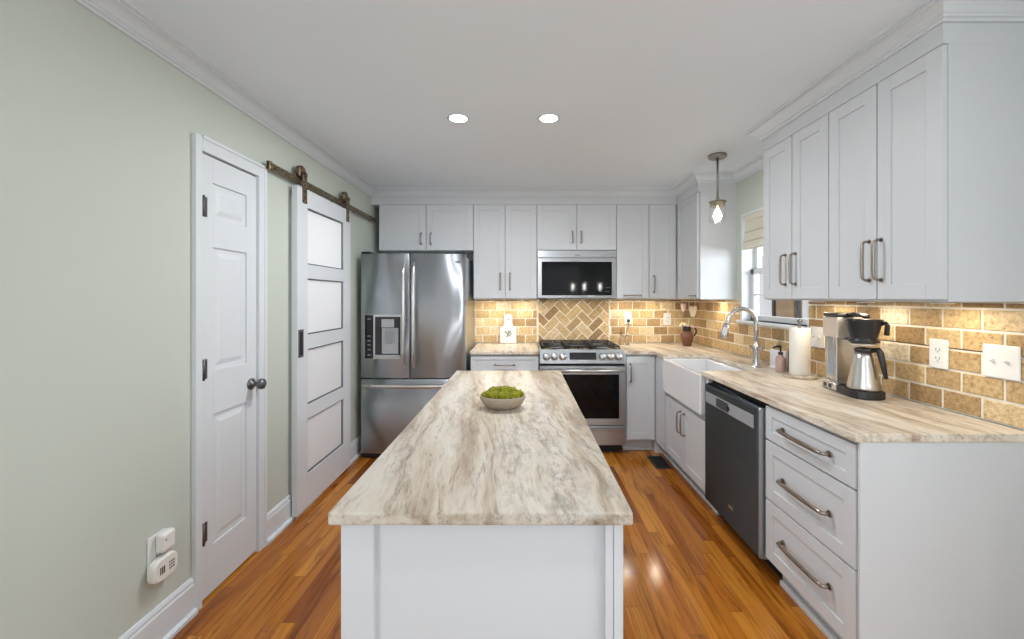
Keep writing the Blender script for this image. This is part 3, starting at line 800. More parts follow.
# blind corner filler
m = MB(); m.box(1.181, XR-0.01, 3.581, YB-0.01, 0.0, BZT); m.box(1.181, 1.20, 3.332, 3.580, TK, BZT); m.box(1.262, XR-0.01, 3.332, 3.581, 0.0, BZT)
cf = build('corner_cabinet', m, M['cabbox']); tag(cf, 'blind white corner base unit between narrow cabinet and sink', 'cabinet')
# shoe moulding at the toe kicks
m = MB(); m.box(1.240, 1.264, 2.55, 3.66, 0, 0.024); m.box(1.240, 1.264, 1.41, 1.935, 0, 0.026); m.box(0.907, 1.250, 3.640, 3.654, 0, 0.022); struct('baseboard_kitchen', m, M['trim'], bevel=0.004)

# ------------------------------------------------------------------ countertops
ct = MB()
R_ = []
for k in range(5):
    a = PI/2*k/4; R_.append((1.135 + 0.03*math.sin(a), 3.505 + 0.03*math.cos(a)))
ct.prism([(1.160, 1.395), (XR-0.012, 1.395), (XR-0.012, YB-0.012), (0.906, YB-0.012), (0.906, 3.540), (1.09, 3.540)] + R_ + [(1.165, 3.315), (1.545, 3.315), (1.545, 2.605), (1.160, 2.605)], 0.884, 0.914, 'z')
c1 = build('countertop', ct, M['granite_lit'], bevel=0.004, seg=3); tag(c1, 'long L-shaped streaked stone countertop around the sink and right wall', 'countertop')
ct = MB(); ct.box(-0.472, 0.142, 3.540, YB-0.012, 0.884, 0.914); c2 = build('countertop', ct, M['granite_lit'], bevel=0.004, seg=3)
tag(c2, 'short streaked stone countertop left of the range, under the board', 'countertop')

# ------------------------------------------------------------------ island
isl = thing('kitchen_island', 'white panelled kitchen island base under the long stone top', 'kitchen island', (-0.093, 1.74, 0))
m = MB(); x0, x1, y0, y1 = -0.324, 0.323, -0.825, 0.84
m.box(x0+0.02, x1-0.02, y0+0.030, y1-0.005, 0.0, 0.882)
build('cabinet_box', m, M['cabbox'], isl)
m = MB()
m.prism([(x0, y0), (x0+0.076, y0), (x0+0.076, y0+0.030), (x0+0.0195, y0+0.030), (x0+0.0195, y0+0.098), (x0, y0+0.098)], 0, 0.882)
build('corner_stile', m, M['cab'], isl, bevel=0.0015)
m = MB()
m.box(x1-0.042, x1-0.0235, y0, y0+0.0295, 0, 0.882)
build('corner_stile', m, M['cab'], isl, bevel=0.0015)
m = MB(); m.prism([(x1-0.022, y0+0.002), (x1, y0+0.002), (x1, y0+0.098), (x1-0.0195, y0+0.098), (x1-0.0195, y0+0.0305), (x1-0.022, y0+0.0295)], 0, 0.882)
build('corner_stile', m, M['cab'], isl, bevel=0.0015)
m = MB(); m.box(x0+0.076, x1-0.042, y0+0.018, y0+0.0295, 0, 0.882); build('end_panel', m, M['cab'], isl)
for sx in (-1, 1):
    for k in range(3):
        yy0 = y0+0.10+k*0.52
        mb = MB(); 
        xa, xb = (x0, x0+0.019) if sx < 0 else (x1-0.019, x1)
        r = 0.058
        for a in ((yy0+0.002, yy0+r, 0.115, 0.87), (yy0+0.515-r, yy0+0.515, 0.115, 0.87), (yy0+r, yy0+0.515-r, 0.115, 0.115+r), (yy0+r, yy0+0.515-r, 0.87-r, 0.87)): mb.box(xa, xb, a[0], a[1], a[2], a[3])
        mb.box(xa+0.006, xb-0.006, yy0+r-0.002, yy0+0.515-r+0.002, 0.115+r-0.002, 0.87-r+0.002)
        build('door' if sx > 0 else 'side_panel', mb, M['cab'], isl, bevel=0.001)
m = MB(); m.box(-0.340, 0.3375, -0.8545, 0.869, 0.0, 0.030)
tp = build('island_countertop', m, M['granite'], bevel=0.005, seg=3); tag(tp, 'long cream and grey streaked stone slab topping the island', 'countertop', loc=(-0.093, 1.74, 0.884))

# ------------------------------------------------------------------ refrigerator
FX0, FX1, FY = -1.400, -0.495, 3.42
fr = thing('refrigerator', 'stainless french door refrigerator with water dispenser beside the barn door', 'refrigerator', (FX0, FY, 0))
W_ = FX1 - FX0
m = MB(); m.box(0.006, W_-0.006, 0.085, 0.725, 0.03, 1.745); build('body', m, M['steel'], fr, bevel=0.004)
m = MB(); m.box(0.02, W_-0.02, 0.09, 0.70, 0.0, 0.03); m.box(0.012, W_-0.012, 0.045, 0.09, 0.005, 0.050); build('base_grille', m, M['dark'], fr)
def curved(x0, x1, z0, z1, bul=0.022, yb=0.078, rl=0.012, rr=0.012):
    pts = []; n = 18
    for i in range(n+1):
        t = i/n; x = x0+(x1-x0)*t
        y = bul*(2*((x)/W_)-1)**2
        e = 0
        if x - x0 < rl: e = rl - math.sqrt(max(0, rl*rl-(rl-(x-x0))**2))
        if x1 - x < rr: e = rr - math.sqrt(max(0, rr*rr-(rr-(x1-x))**2))
        pts.append((x, y+e))
    mb = MB(); mb.prism(pts + [(x1, yb), (x0, yb)], z0, z1, 'z')
    for f in mb.bm.faces:
        if abs(f.normal.z) < 0.5: f.smooth = False
    return mb
def curved_door(name, x0, x1, z0, z1, rl, rr):
    # denser arc samples near rounded corners
    xs = [x0+rl*(1-math.cos(PI/2*k/6)) for k in range(7)] + [x0+rl+(x1-rr-x0-rl)*k/14 for k in range(1, 14)] + [x1-rr*(1-math.cos(PI/2*(6-k)/6)) for k in range(7)]
    pts = []
    for x in xs:
        y = 0.020*(2*(x/W_)-1)**2; e = 0
        if x - x0 < rl: e = rl - math.sqrt(max(0, rl*rl-(rl-(x-x0))**2))
        if x1 - x < rr: e = rr - math.sqrt(max(0, rr*rr-(rr-(x1-x))**2))
        pts.append((x, y+e))
    mb = MB(); n = len(pts); poly = pts + [(x1, 0.078), (x0, 0.078)]
    mb.prism(poly, z0, z1, 'z')
    mb.bm.faces.ensure_lookup_table()
    for f in mb.bm.faces:
        if len(f.verts) == 4 and all(v.co.y < 0.06 for v in f.verts): f.smooth = True
    o = build(name, mb, M['steel'], fr)
    return o
xm = 0.4335
dl = curved_door('door', 0.0, xm-0.0025, 0.700, 1.765, 0.020, 0.008)
dr = curved_door('door', xm+0.0025, W_, 0.700, 1.765, 0.008, 0.030)
fz = curved_door('freezer_drawer', 0.0, W_, 0.052, 0.688, 0.020, 0.030)
def barh(parent, pts, r, name='handle', mat=None):
    mb = MB(); mb.tube(pts, r, 12); return build(name, mb, mat or M['satin'], parent)
for xh, par in ((xm-0.042, dl), (xm+0.042, dr)):
    P = [(xh, 0.004, 0.80), (xh, -0.030, 0.815)] + [(xh, -0.048-0.014*math.sin(PI*t/8), 0.84+0.80*t/8) for t in range(9)] + [(xh, -0.030, 1.665), (xh, 0.004, 1.68)]
    barh(par, P, [0.011, 0.013]+[0.014]*9+[0.013, 0.011])
P = [(0.045, 0.012, 0.642), (0.055, -0.030, 0.642)] + [(0.08+(W_-0.16)*t/10, -0.048-0.016*math.sin(PI*t/10), 0.642) for t in range(11)] + [(W_-0.055, -0.030, 0.642), (W_-0.045, 0.012, 0.642)]
barh(fz, P, [0.014, 0.017]+[0.019]*11+[0.017, 0.014])
# dispenser on the left door
d = MB(); d.box(0.046, 0.362, 0.000, 0.012, 0.862, 1.245); disp = build('dispenser_frame', d, M['satin'], dl, bevel=0.003)
d = MB(); d.box(0.050, 0.120, -0.004, 0.004, 0.868, 1.240); build('control_panel', d, M['display'], dl, bevel=0.001)
for k, zc in enumerate((1.205, 1.06, 1.02, 0.985, 0.945, 0.90)):
    d = MB(); d.box(0.072, 0.098, -0.0052, -0.0042, zc-0.006, zc+0.006); build('button', d, M['icon'], dl)
d = MB(); d.box(0.136, 0.352, -0.0025, 0.001, 0.90, 1.225); build('dispenser_recess', d, simple('dispenser_recess', (0.045, 0.045, 0.05), 0.35, metal=0.5), dl)
d = MB(); d.box(0.195, 0.300, -0.016, -0.0026, 1.135, 1.205); d.box(0.195, 0.335, -0.006, -0.0026, 0.91, 1.13)
build('dispenser_spout', d, M['silver'], dl, bevel=0.003)
d = MB(); d.box(0.235, 0.305, -0.020, -0.0065, 1.01, 1.115); build('dispenser_paddle', d, M['steelh'], dl, bevel=0.003)
d = MB(); d.box(0.132, 0.356, -0.022, 0.001, 0.878, 0.900); build('drip_tray', d, M['silver'], dl, bevel=0.003)
d = MB(); d.box(W_-0.085, W_-0.045, 0.010, 0.0155, 1.690, 1.702); build('badge', d, M['gunmetal'], dr)
for hx in (0.01, W_-0.09):
    d = MB(); d.box(hx, hx+0.08, 0.02, 0.10, 1.766, 1.785); build('hinge_cover', d, M['dark'], fr, bevel=0.004)

# ------------------------------------------------------------------ range
RX0, RW = 0.146, 0.756
rg = thing('range', 'stainless slide-in gas range with black oven window under the microwave', 'stove', (RX0, 3.525, 0))
m = MB(); m.box(0.004, RW-0.004, 0.030, 0.63, 0.085, 0.80); build('body', m, M['steelh'], rg)
m = MB(); m.box(0.03, RW-0.03, 0.08, 0.60, 0.0, 0.084); build('toe_base', m, M['dark'], rg)
m = MB(); m.box(0.0, RW, 0.055, 0.635, 0.905, 0.926); m.box(0.004, RW-0.004, 0.05, 0.63, 0.80, 0.905); build('cooktop', m, [M['steelh']], rg, bevel=0.004)
m = MB(); m.box(0.018, RW-0.018, 0.075, 0.620, 0.9262, 0.9285); build('burner_deck', m, M['glassblack'], rg)
# sloped control panel
m = MB(); m.prism([(-0.010, 0.808), (0.05, 0.800), (0.056, 0.926), (0.020, 0.928)], 0.0, RW, 'x'); cpn = build('control_panel', m, M['steelh'], rg, bevel=0.003)
def onp(z): t = (z-0.808)/(0.928-0.808); return -0.010 + t*0.030
tilt = math.atan2(0.030, 0.120)
d = MB(); d.box(-0.118, 0.118, -0.003, 0.0, -0.032, 0.032); d.xf(Matrix.Translation((RW/2+0.004, onp(0.872)-0.0005, 0.872)) @ Matrix.Rotation(-tilt, 4, 'X')); build('display', d, M['display'], cpn)
for kx in (0.060, 0.132, 0.204, 0.552, 0.624, 0.696):
    d = MB(); d.lathe([(0, 0), (0.033, 0), (0.033, -0.006), (0.027, -0.009), (0.025, -0.034), (0.021, -0.038), (0, -0.038)], (0, 0, 0), 22, 'y')
    d.box(-0.003, 0.003, -0.042, -0.036, -0.019, 0.019)
    d.xf(Matrix.Translation((kx, onp(0.868)-0.001, 0.868)) @ Matrix.Rotation(-tilt, 4, 'X')); build('knob', d, M['satin'], cpn)
m = MB(); m.box(0.005, RW-0.005, 0.012, 0.032, 0.788, 0.802); build('vent_gap', m, M['dark'], rg)
# oven door
oz0, oz1 = 0.268, 0.786
m = MB()
for a in ((0.0, 0.050, oz0, oz1), (RW-0.055, RW, oz0, oz1), (0.050, RW-0.055, oz0, 0.322), (0.050, RW-0.055, 0.712, oz1)): m.box(a[0], a[1], -0.004, 0.028, a[2], a[3])
od = build('oven_door', m, M['steelh'], rg, bevel=0.0015)
m = MB(); m.box(0.049, RW-0.054, 0.0, 0.02, 0.321, 0.713); build('oven_window', m, M['glassblack'], od)
P = [(0.04, -0.004, 0.752), (0.04, -0.045, 0.752), (0.05, -0.055, 0.752), (RW/2, -0.062, 0.752), (RW-0.05, -0.055, 0.752), (RW-0.04, -0.045, 0.752), (RW-0.04, -0.004, 0.752)]
mb = MB(); mb.tube([(0.02, -0.055, 0.752), (RW-0.02, -0.055, 0.752)], 0.0135, 16); mb.cyl((0.06, -0.004, 0.752), 0.009, -0.045, 'y', 12); mb.cyl((RW-0.06, -0.004, 0.752), 0.009, -0.045, 'y', 12); build('handle', mb, M['satin'], od)
m = MB(); m.box(RW/2-0.03, RW/2+0.03, -0.0065, -0.0042, 0.278, 0.298); build('badge', m, M['satin'], od)
m = MB(); m.box(0, RW, 0.0, 0.028, 0.088, 0.256); dd = build('storage_drawer', m, M['steelh'], rg, bevel=0.002)
m = MB(); m.prism([(0.0, 0.222), (-0.030, 0.226), (-0.032, 0.240), (0.0, 0.246)], 0.01, RW-0.01, 'x'); build('handle', m, M['satin'], dd, bevel=0.002)
# burners + grates
for bx, by, br in ((0.17, 0.20, 0.045), (0.17, 0.47, 0.038), (RW/2, 0.34, 0.055), (RW-0.17, 0.20, 0.038), (RW-0.17, 0.47, 0.045)):
    d = MB(); d.lathe([(0, 0.001), (br+0.012, 0.001), (br+0.010, 0.008), (br, 0.010), (br, 0.016), (br-0.006, 0.020), (0, 0.020)], (bx, by, 0.928), 20); br_ = build('burner', d, M['iron'], rg); d = MB(); d.lathe([(br+0.0125, 0.0005), (br+0.024, 0.001), (br+0.022, 0.006), (br+0.0125, 0.007)], (bx, by, 0.928), 20); build('burner_ring', d, M['silver'], br_)
gw = (RW-0.05)/3
for k in range(3):
    gx0 = 0.025 + k*gw + 0.003; gx1 = gx0 + gw - 0.006; gy0, gy1 = 0.080, 0.610; gz0, gz1 = 0.944, 0.954; t = 0.006
    d = MB()
    d.box(gx0, gx1, gy0, gy0+2*t, gz0, gz1); d.box(gx0, gx1, gy1-2*t, gy1, gz0, gz1); d.box(gx0, gx0+2*t, gy0, gy1, gz0, gz1); d.box(gx1-2*t, gx1, gy0, gy1, gz0, gz1)
    xc = (gx0+gx1)/2; d.box(xc-t, xc+t, gy0, gy1, gz0, gz1)
    for yy in (0.20, 0.345, 0.47): d.box(gx0, gx1, yy-t*0.8, yy+t*0.8, gz0, gz1)
    for fx in (gx0+t, gx1-t):
        for fy in (gy0+t, 0.34, gy1-t): d.box(fx-t, fx+t, fy-t, fy+t, 0.9287, gz0)
    build('grate', d, M['iron'], rg, bevel=0.002)

# ------------------------------------------------------------------ microwave
mw = thing('microwave', 'stainless over-the-range microwave with a black glass door', 'microwave', (0.139, 3.842, 1.385))
mwW = 0.757
m = MB(); m.box(0.0, mwW, 0.022, 0.325, 0.0, 0.457); build('body', m, M['steelh'], mw)
m = MB(); m.box(0.0, mwW, 0.0, 0.021, 0.388, 0.457); vp = build('vent_strip', m, M['steelh'], mw, bevel=0.002)
m = MB(); m.box(0.36, 0.41, -0.001, 0.0, 0.408, 0.416); build('badge', m, M['gunmetal'], vp)
m = MB()
for a in ((0.0, 0.042, 0.0, 0.383), (mwW-0.042, mwW, 0.0, 0.383), (0.042, mwW-0.042, 0.0, 0.026), (0.042, mwW-0.042, 0.348, 0.383)): m.box(a[0], a[1], 0.0, 0.021, a[2], a[3])
md = build('door_frame', m, M['steelh'], mw, bevel=0.0015)
m = MB(); m.box(0.041, mwW-0.041, 0.003, 0.018, 0.025, 0.349); build('door_glass', m, M['glassblack'], md)
for x, z in ((0.665, 0.098), (0.685, 0.098), (0.675, 0.060), (0.655, 0.060)):
    m = MB(); m.box(x, x+0.012, 0.0022, 0.0028, z, z+0.006); build('display_icon', m, M['icon'], md)

# ------------------------------------------------------------------ dishwasher
dwt = thing('dishwasher', 'dark stainless dishwasher between sink cabinet and drawers', 'dishwasher', (1.176, 2.545, 0), -PI/2)
DW = 0.590
m = MB(); m.box(0.002, DW, 0.03, 0.60, 0.10, 0.862); m.box(0.002, DW, 0.10, 0.55, 0.0, 0.10); build('tub', m, M['dark'], dwt)
m = MB()
m.prism([(0.028, 0.105), (0.0, 0.108), (-0.021, 0.118), (-0.022, 0.835), (-0.018, 0.846), (0.004, 0.850), (0.028, 0.850)], 0.006, DW-0.0145, 'x')
ddr = build('door', m, M['dwsteel'], dwt, bevel=0.004)
m = MB(); m.prism([(0.028, 0.106), (-0.016, 0.110), (-0.020, 0.125), (-0.020, 0.838), (-0.014, 0.848), (0.028, 0.849)], DW-0.014, DW-0.002, 'x'); build('door_edge', m, M['steelh'], ddr, bevel=0.003)  # lighter steel on this edge imitates its bright reflection
m = MB(); m.box(0.022, DW-0.045, -0.0245, -0.0215, 0.735, 0.800); cpl = build('control_strip', m, M['silver'], ddr, bevel=0.001)
m = MB(); m.box(0.16, 0.30, -0.0252, -0.0246, 0.742, 0.794); build('handle_pocket', m, simple('pocket_grey', (0.25, 0.25, 0.26), 0.3, metal=0.8), cpl)
m = MB(); m.cyl((0.30, -0.0246, 0.766), 0.014, -0.003, 'y', 16); build('start_button', m, M['black'], cpl)
m = MB(); m.box(0.30, 0.345, -0.0236, -0.0222, 0.215, 0.232); build('badge', m, M['satin'], ddr)

# ------------------------------------------------------------------ farmhouse sink + faucet
skn = thing('farmhouse_sink', 'white apron front farmhouse sink set into the stone counter', 'sink', (1.155, 3.312, 0.620), -PI/2)
m = MB(); SWd, SDp, SH = 0.704, 0.388, 0.266; t = 0.036
m.box(0, SWd, 0, t+0.004, 0, SH); m.box(0, SWd, SDp-t, SDp, 0.02, SH); m.box(0, t, t, SDp-t, 0.02, SH); m.box(SWd-t, SWd, t, SDp-t, 0.02, SH); m.box(t-0.005, SWd-t+0.005, t-0.005, SDp-t+0.005, 0.0, 0.028)
build('basin', m, M['ceramic'], skn, bevel=0.008, seg=3)
m = MB(); m.cyl((SWd/2, SDp*0.55, 0.028), 0.045, 0.003, 'z', 24, bev=0.001); m.cyl((SWd/2, SDp*0.55, 0.031), 0.025, 0.006, 'z', 16); build('drain', m, M['chrome'], skn)

fc = thing('faucet', 'chrome gooseneck pull-down faucet behind the sink', 'faucet', (1.585, 2.72, 0.9145), PI)
m = MB(); m.lathe([(0, 0), (0.032, 0), (0.032, 0.004), (0.024, 0.010), (0.021, 0.03), (0.0205, 0.11), (0.0225, 0.118), (0.0225, 0.150), (0.018, 0.158), (0.013, 0.175), (0.012, 0.19), (0, 0.19)]); build('body', m, M['chrome'], fc)
rA = 0.095; P = [(0, 0, 0.18), (0, 0, 0.26)] + [(rA - rA*math.cos(PI*k/14), 0, 0.300 + rA*1.05*math.sin(PI*k/14)) for k in range(0, 14)] + [(2*rA+0.003, 0, 0.305), (2*rA+0.008, 0, 0.29)]
m = MB(); m.tube(P, 0.0150, 14); build('gooseneck', m, M['chrome'], fc)
m = MB(); m.lathe([(0, 0.0), (0.023, 0.0), (0.028, 0.004), (0.027, 0.03), (0.020, 0.065), (0.0165, 0.10), (0, 0.10)]); m.xf(Matrix.Translation((2*rA+0.032, 0, 0.200)) @ Matrix.Rotation(math.radians(-12), 4, 'Y')); build('spray_head', m, M['chrome'], fc)
m = MB(); m.cyl((0, -0.065, 0.134), 0.012, 0.13, 'y', 14, bev=0.002); m.tube([(0.0, 0.05, 0.134), (0.002, 0.065, 0.137), (0.0, 0.075, 0.140)], 0.011, 10); build('side_lever', m, M['chrome'], fc)

# ------------------------------------------------------------------ pendant and ceiling lights
pd = thing('pendant_lamp', 'brushed nickel pendant with a clear glass shade over the sink', 'pendant lamp', (1.42, 2.92, ZC))
m = MB(); m.lathe([(0, -0.001), (0.062, -0.001), (0.062, -0.018), (0.055, -0.024), (0, -0.024)]); m.cyl((0.02, -0.02, -0.030), 0.006, 0.008); m.cyl((-0.025, -0.02, -0.030), 0.006, 0.008); build('canopy', m, M['nickel'], pd)
m = MB(); m.cyl((0, 0, -0.32), 0.0072, 0.30, 'z', 12); m.lathe([(0.006, -0.305), (0.011, -0.310), (0.012, -0.335), (0.006, -0.337)]); build('stem', m, M['nickel'], pd)
m = MB(); m.lathe([(0, -0.365), (0.010, -0.366), (0.058, -0.374), (0.060, -0.380), (0.050, -0.384), (0.045, -0.41), (0.020, -0.412), (0.018, -0.43), (0, -0.43)]); m.xf(Matrix.Translation((0, 0, 0.035))); build('shade_cap', m, simple('aged_brass', (0.30, 0.28, 0.19), 0.35, metal=0.9), pd)
m = MB(); m.lathe([(0.050, -0.385), (0.054, -0.40), (0.056, -0.52), (0.054, -0.524), (0.0525, -0.52), (0.052, -0.40), (0.048, -0.386)]); m.xf(Matrix.Translation((0, 0, 0.035))); build('glass_shade', m, M['pane'], pd)
m = MB(); m.lathe([(0, -0.43), (0.012, -0.432), (0.018, -0.448), (0.027, -0.470), (0.028, -0.485), (0.018, -0.506), (0, -0.512)]); m.xf(Matrix.Translation((0, 0, 0.035))); bl = build('bulb', m, M['bulb'], pd)

def recessed(x, y, label, power):
    r = thing('recessed_light', label, 'ceiling light', (x, y, ZC), group='recessed ceiling lights')
    a = MB(); a.lathe([(0.050, -0.0005), (0.062, -0.0005), (0.064, -0.004), (0.056, -0.006), (0.050, -0.003)], seg=32); build('trim_ring', a, M['trim'], r)
    a = MB(); a.lathe([(0, -0.004), (0.045, -0.004), (0.051, -0.002)], seg=32); build('lens', a, M['lens'], r)
    area('can_lamp', (0, 0, -0.008), (0, 0, 0), 0.10, 0.10, power, CAN_COL, disk=True, parent=r)
    return r
recessed(-0.375, 2.32, 'left round recessed ceiling light, above the island', CAN_W*1.45)
recessed(0.150, 2.32, 'right round recessed ceiling light, above the island', CAN_W*1.45)
recessed(-0.375, 0.35, 'unseen fill ceiling light added overhead, left of the camera', CAN_W*0.08)  # this and the next three are unseen downlights added for fill
recessed(0.60, 0.35, 'unseen fill ceiling light added overhead, right of the camera', CAN_W*0.55)
recessed(-0.6, -1.3, 'unseen fill ceiling light added in the dining end, left', CAN_W*0.2)
recessed(2.6, -1.3, 'unseen fill ceiling light added in the dining end, right', CAN_W)

ch = thing('chandelier', 'three-light glass shade chandelier in the dining end, mirrored in the microwave', 'chandelier', (1.42, -1.45, ZC))
m = MB(); m.lathe([(0, 0), (0.06, 0), (0.06, -0.02), (0, -0.022)]); m.cyl((0, 0, -0.88), 0.007, 0.87, 'z', 12); m.box(-0.34, 0.34, -0.012, 0.012, -0.90, -0.876); build('frame', m, M['nickel'], ch)
for xo in (-0.28, -0.02, 0.34):
    m = MB(); m.lathe([(0.045, 0.0), (0.055, 0.05), (0.060, 0.19), (0.058, 0.19), (0.053, 0.05), (0.043, 0.0)], (xo, 0, -0.875)); gs = build('glass_shade', m, M['pane'], ch)
    m = MB(); m.cyl((xo, 0, -0.876), 0.014, 0.05); m.lathe([(0, 0.05), (0.012, 0.05), (0.024, 0.09), (0.018, 0.13), (0, 0.16)], (xo, 0, -0.876)); build('bulb', m, M['bulb_far'], ch)

# under-cabinet puck lights
def puck(x, y, label, w=PUCK_W):
    p = thing('puck_light', label, 'cabinet light', (x, y, UZ0-0.0005), group='under-cabinet lights')
    a = MB(); a.lathe([(0, 0), (0.034, 0), (0.034, -0.008), (0.030, -0.011), (0.027, -0.009)], seg=20); build('housing', a, M['satin'], p)
    a = MB(); a.lathe([(0, -0.0095), (0.0275, -0.0095)], seg=20); build('lens', a, M['puck'], p)
    area('puck_lamp', (0, 0, -0.013), (0, 0, 0), 0.06, 0.06, w, PUCK_COL, disk=True, parent=p)
puck(-0.32, 4.01, 'under-cabinet light left of the white board'); puck(0.0, 4.01, 'under-cabinet light right of the white board')
puck(1.04, 4.01, 'under-cabinet light just right of the microwave'); puck(1.33, 4.01, 'under-cabinet light left of the brown jug')
puck(1.68, 3.58, 'under-cabinet light in the corner by the window', PUCK_W*1.0)
puck(1.655, 2.25, 'under-cabinet light above the coffee maker', PUCK_W*0.75); puck(1.655, 1.93, 'under-cabinet light right of the coffee maker', PUCK_W*0.7); puck(1.655, 1.58, 'nearest under-cabinet light, above the switches', PUCK_W*0.7)
area('microwave_task_lamp', (0.52, 3.98, 1.380), (0, 0, 0), 0.3, 0.06, 0.8, (1.0, 0.9, 0.75))

# ------------------------------------------------------------------ bowl of moss
bw = MB(); bw.lathe([(0, 0), (0.056, 0), (0.064, 0.004), (0.082, 0.020), (0.092, 0.040), (0.094, 0.053), (0.092, 0.055), (0.087, 0.051), (0.074, 0.026), (0.050, 0.012), (0, 0.010)], seg=40, sx=1.06, sy=0.86)
bowl = build('bowl', bw, M['bowl']); BC = (-0.088, 1.735, 0.9142); tag(bowl, 'oval beige pottery bowl holding moss balls on the island', 'bowl', loc=BC)
mossp = [(-0.062, -0.008, 0.048, 0.024, 'leftmost dark green moss ball in the bowl'), (-0.033, -0.036, 0.052, 0.026, 'front left bright green moss ball in the bowl'), (0.008, -0.040, 0.053, 0.027, 'front centre bright green moss ball in the bowl'),
         (0.045, -0.028, 0.050, 0.024, 'front right moss ball in the bowl'), (0.062, 0.004, 0.050, 0.024, 'rightmost moss ball against the bowl rim'), (-0.034, 0.010, 0.060, 0.026, 'middle left moss ball on top of the heap'),
         (0.012, 0.004, 0.064, 0.027, 'middle moss ball at the top of the heap'), (0.036, 0.030, 0.056, 0.024, 'back right moss ball in the bowl'), (-0.008, 0.040, 0.056, 0.025, 'back centre moss ball in the bowl'), (-0.046, 0.034, 0.050, 0.022, 'back left moss ball in the bowl')]
for i, (x, y, z, r, lab) in enumerate(mossp):
    a = MB(); a.sphere((0, 0, 0), r*1.04, 4, (1.05, 1.0, 0.88), disp=0.004, freq=90+i); o = build('moss_ball', a, M['moss']); tag(o, lab, 'moss ball', 'moss balls in the bowl', (BC[0]+x*1.06, BC[1]+y, BC[2]+z+0.003))

# ------------------------------------------------------------------ outlets and switches
def wall_plate(name, label, loc, rotz, w, hh, kind, cat='outlet', group=None):
    """local: plate in xz, faces -y"""
    t = thing(name, label, cat, loc, rotz, group)
    a = MB(); a.box(-w/2, w/2, -0.006, 0, -hh/2, hh/2); build('cover_plate', a, M['plate'], t, bevel=0.003)
    n = 1 if w < 0.1 else 2
    for k in range(n):
        cx = 0 if n == 1 else (-0.023 if k == 0 else 0.023)
        if kind == 'outlet':
            a = MB(); a.box(cx-0.017, cx+0.017, -0.008, -0.006, -0.034, 0.034); oo = build('receptacle', a, M['plate'], t, bevel=0.002)
            b = MB()
            for zc in (-0.018, 0.018):
                b.box(cx-0.0085, cx-0.0060, -0.0085, -0.0078, zc-0.004, zc+0.006); b.box(cx+0.0060, cx+0.0085, -0.0085, -0.0078, zc-0.004, zc+0.005); b.cyl((cx, -0.0078, zc-0.009), 0.0025, -0.0008, 'y', 8)
            build('slots', b, M['dark'], oo)
        else:
            a = MB(); a.box(cx-0.005, cx+0.005, -0.0065, -0.006, -0.012, 0.012); s_ = build('switch_slot', a, M['dark'] if False else M['plastic_ivory'], t)
            a = MB(); a.prism([(-0.006, -0.006), (-0.018, 0.004), (-0.017, 0.010), (-0.006, 0.007)], cx-0.0042, cx+0.0042, 'x'); build('toggle', a, M['plate'], s_, bevel=0.001)
    return t
WP = YB - 0.0112
wall_plate('wall_outlet', 'white outlet on the tiles right of the range with a black plug', (1.093, WP, 1.178), 0, 0.078, 0.125, 'outlet')
wall_plate('wall_outlet', 'white outlet on the back tiles just left of the brown jug', (1.500, WP, 1.165), 0, 0.078, 0.125, 'outlet')
WR = XR - 0.0112
wall_plate('wall_outlet', 'white outlet on the right wall between coffee maker and switches', (WR, 1.718, 1.148), -PI/2, 0.078, 0.125, 'outlet')
wall_plate('light_switch', 'white double switch plate nearest the camera on the tiled wall', (WR, 1.494, 1.150), -PI/2, 0.118, 0.125, 'switch', 'light switch')
wall_plate('light_switch', 'white double switch plate between paper towels and coffee maker', (WR, 2.425, 1.150), -PI/2, 0.118, 0.125, 'switch', 'light switch')
pg = thing('power_plug', 'black plug with thin cord in the outlet right of the range', 'plug', (1.093, WP-0.0085, 1.150))
m = MB(); m.box(-0.013, 0.013, -0.024, 0, -0.014, 0.014); build('plug_body', m, M['black'], pg, bevel=0.004)
m = MB(); m.tube([(0, -0.018, -0.012), (-0.004, -0.022, -0.05), (-0.02, -0.024, -0.11), (-0.035, -0.03, -0.17), (-0.03, -0.04, -0.228)], 0.0026, 8); build('cord', m, M['black'], pg)

pl = wall_plate('wall_outlet', 'white outlet low on the sage wall behind two plugged-in devices', (XL, 1.592, 0.385), PI/2, 0.080, 0.135, 'outlet')
pa = thing('plug_adapter', 'white square plug-in device in the upper socket of the sage wall', 'plug', (XL+0.0095, 1.604, 0.385), PI/2)
m = MB(); m.box(-0.031, 0.031, -0.036, 0, -0.005, 0.070); build('adapter_body', m, M['plate'], pa, bevel=0.012, seg=4)
m = MB(); m.cyl((-0.018, -0.036, 0.045), 0.004, -0.001, 'y', 12); build('indicator', m, M['satin'], pa)
ca = thing('plug_in_alarm', 'white oval plug-in alarm low on the sage wall', 'alarm', (XL+0.0095, 1.592, 0.318), PI/2)
pts = []
for k in range(36):
    a = 2*PI*k/36; cx, cz = math.cos(a), math.sin(a)
    pts.append((0.056*math.copysign(abs(cx)**0.62, cx), 0.047*math.copysign(abs(cz)**0.72, cz)))
m = MB(); m.prism(pts, -0.034, 0.0, 'y'); build('alarm_body', m, M['plastic_ivory'], ca, bevel=0.010, seg=4)
m = MB(); m.box(-0.012, -0.002, -0.0352, -0.0338, -0.012, 0.016) if False else None
for sx in (-0.030, -0.022, -0.014): m.box(sx, sx+0.004, -0.0352, -0.0338, -0.014, 0.014)
for sx in (0.010, 0.019, 0.028):
    for sz in (-0.012, 0.0, 0.012): m.box(sx, sx+0.005, -0.0352, -0.0338, sz-0.003, sz+0.003)
build('alarm_vents', m, M['gunmetal'], ca)

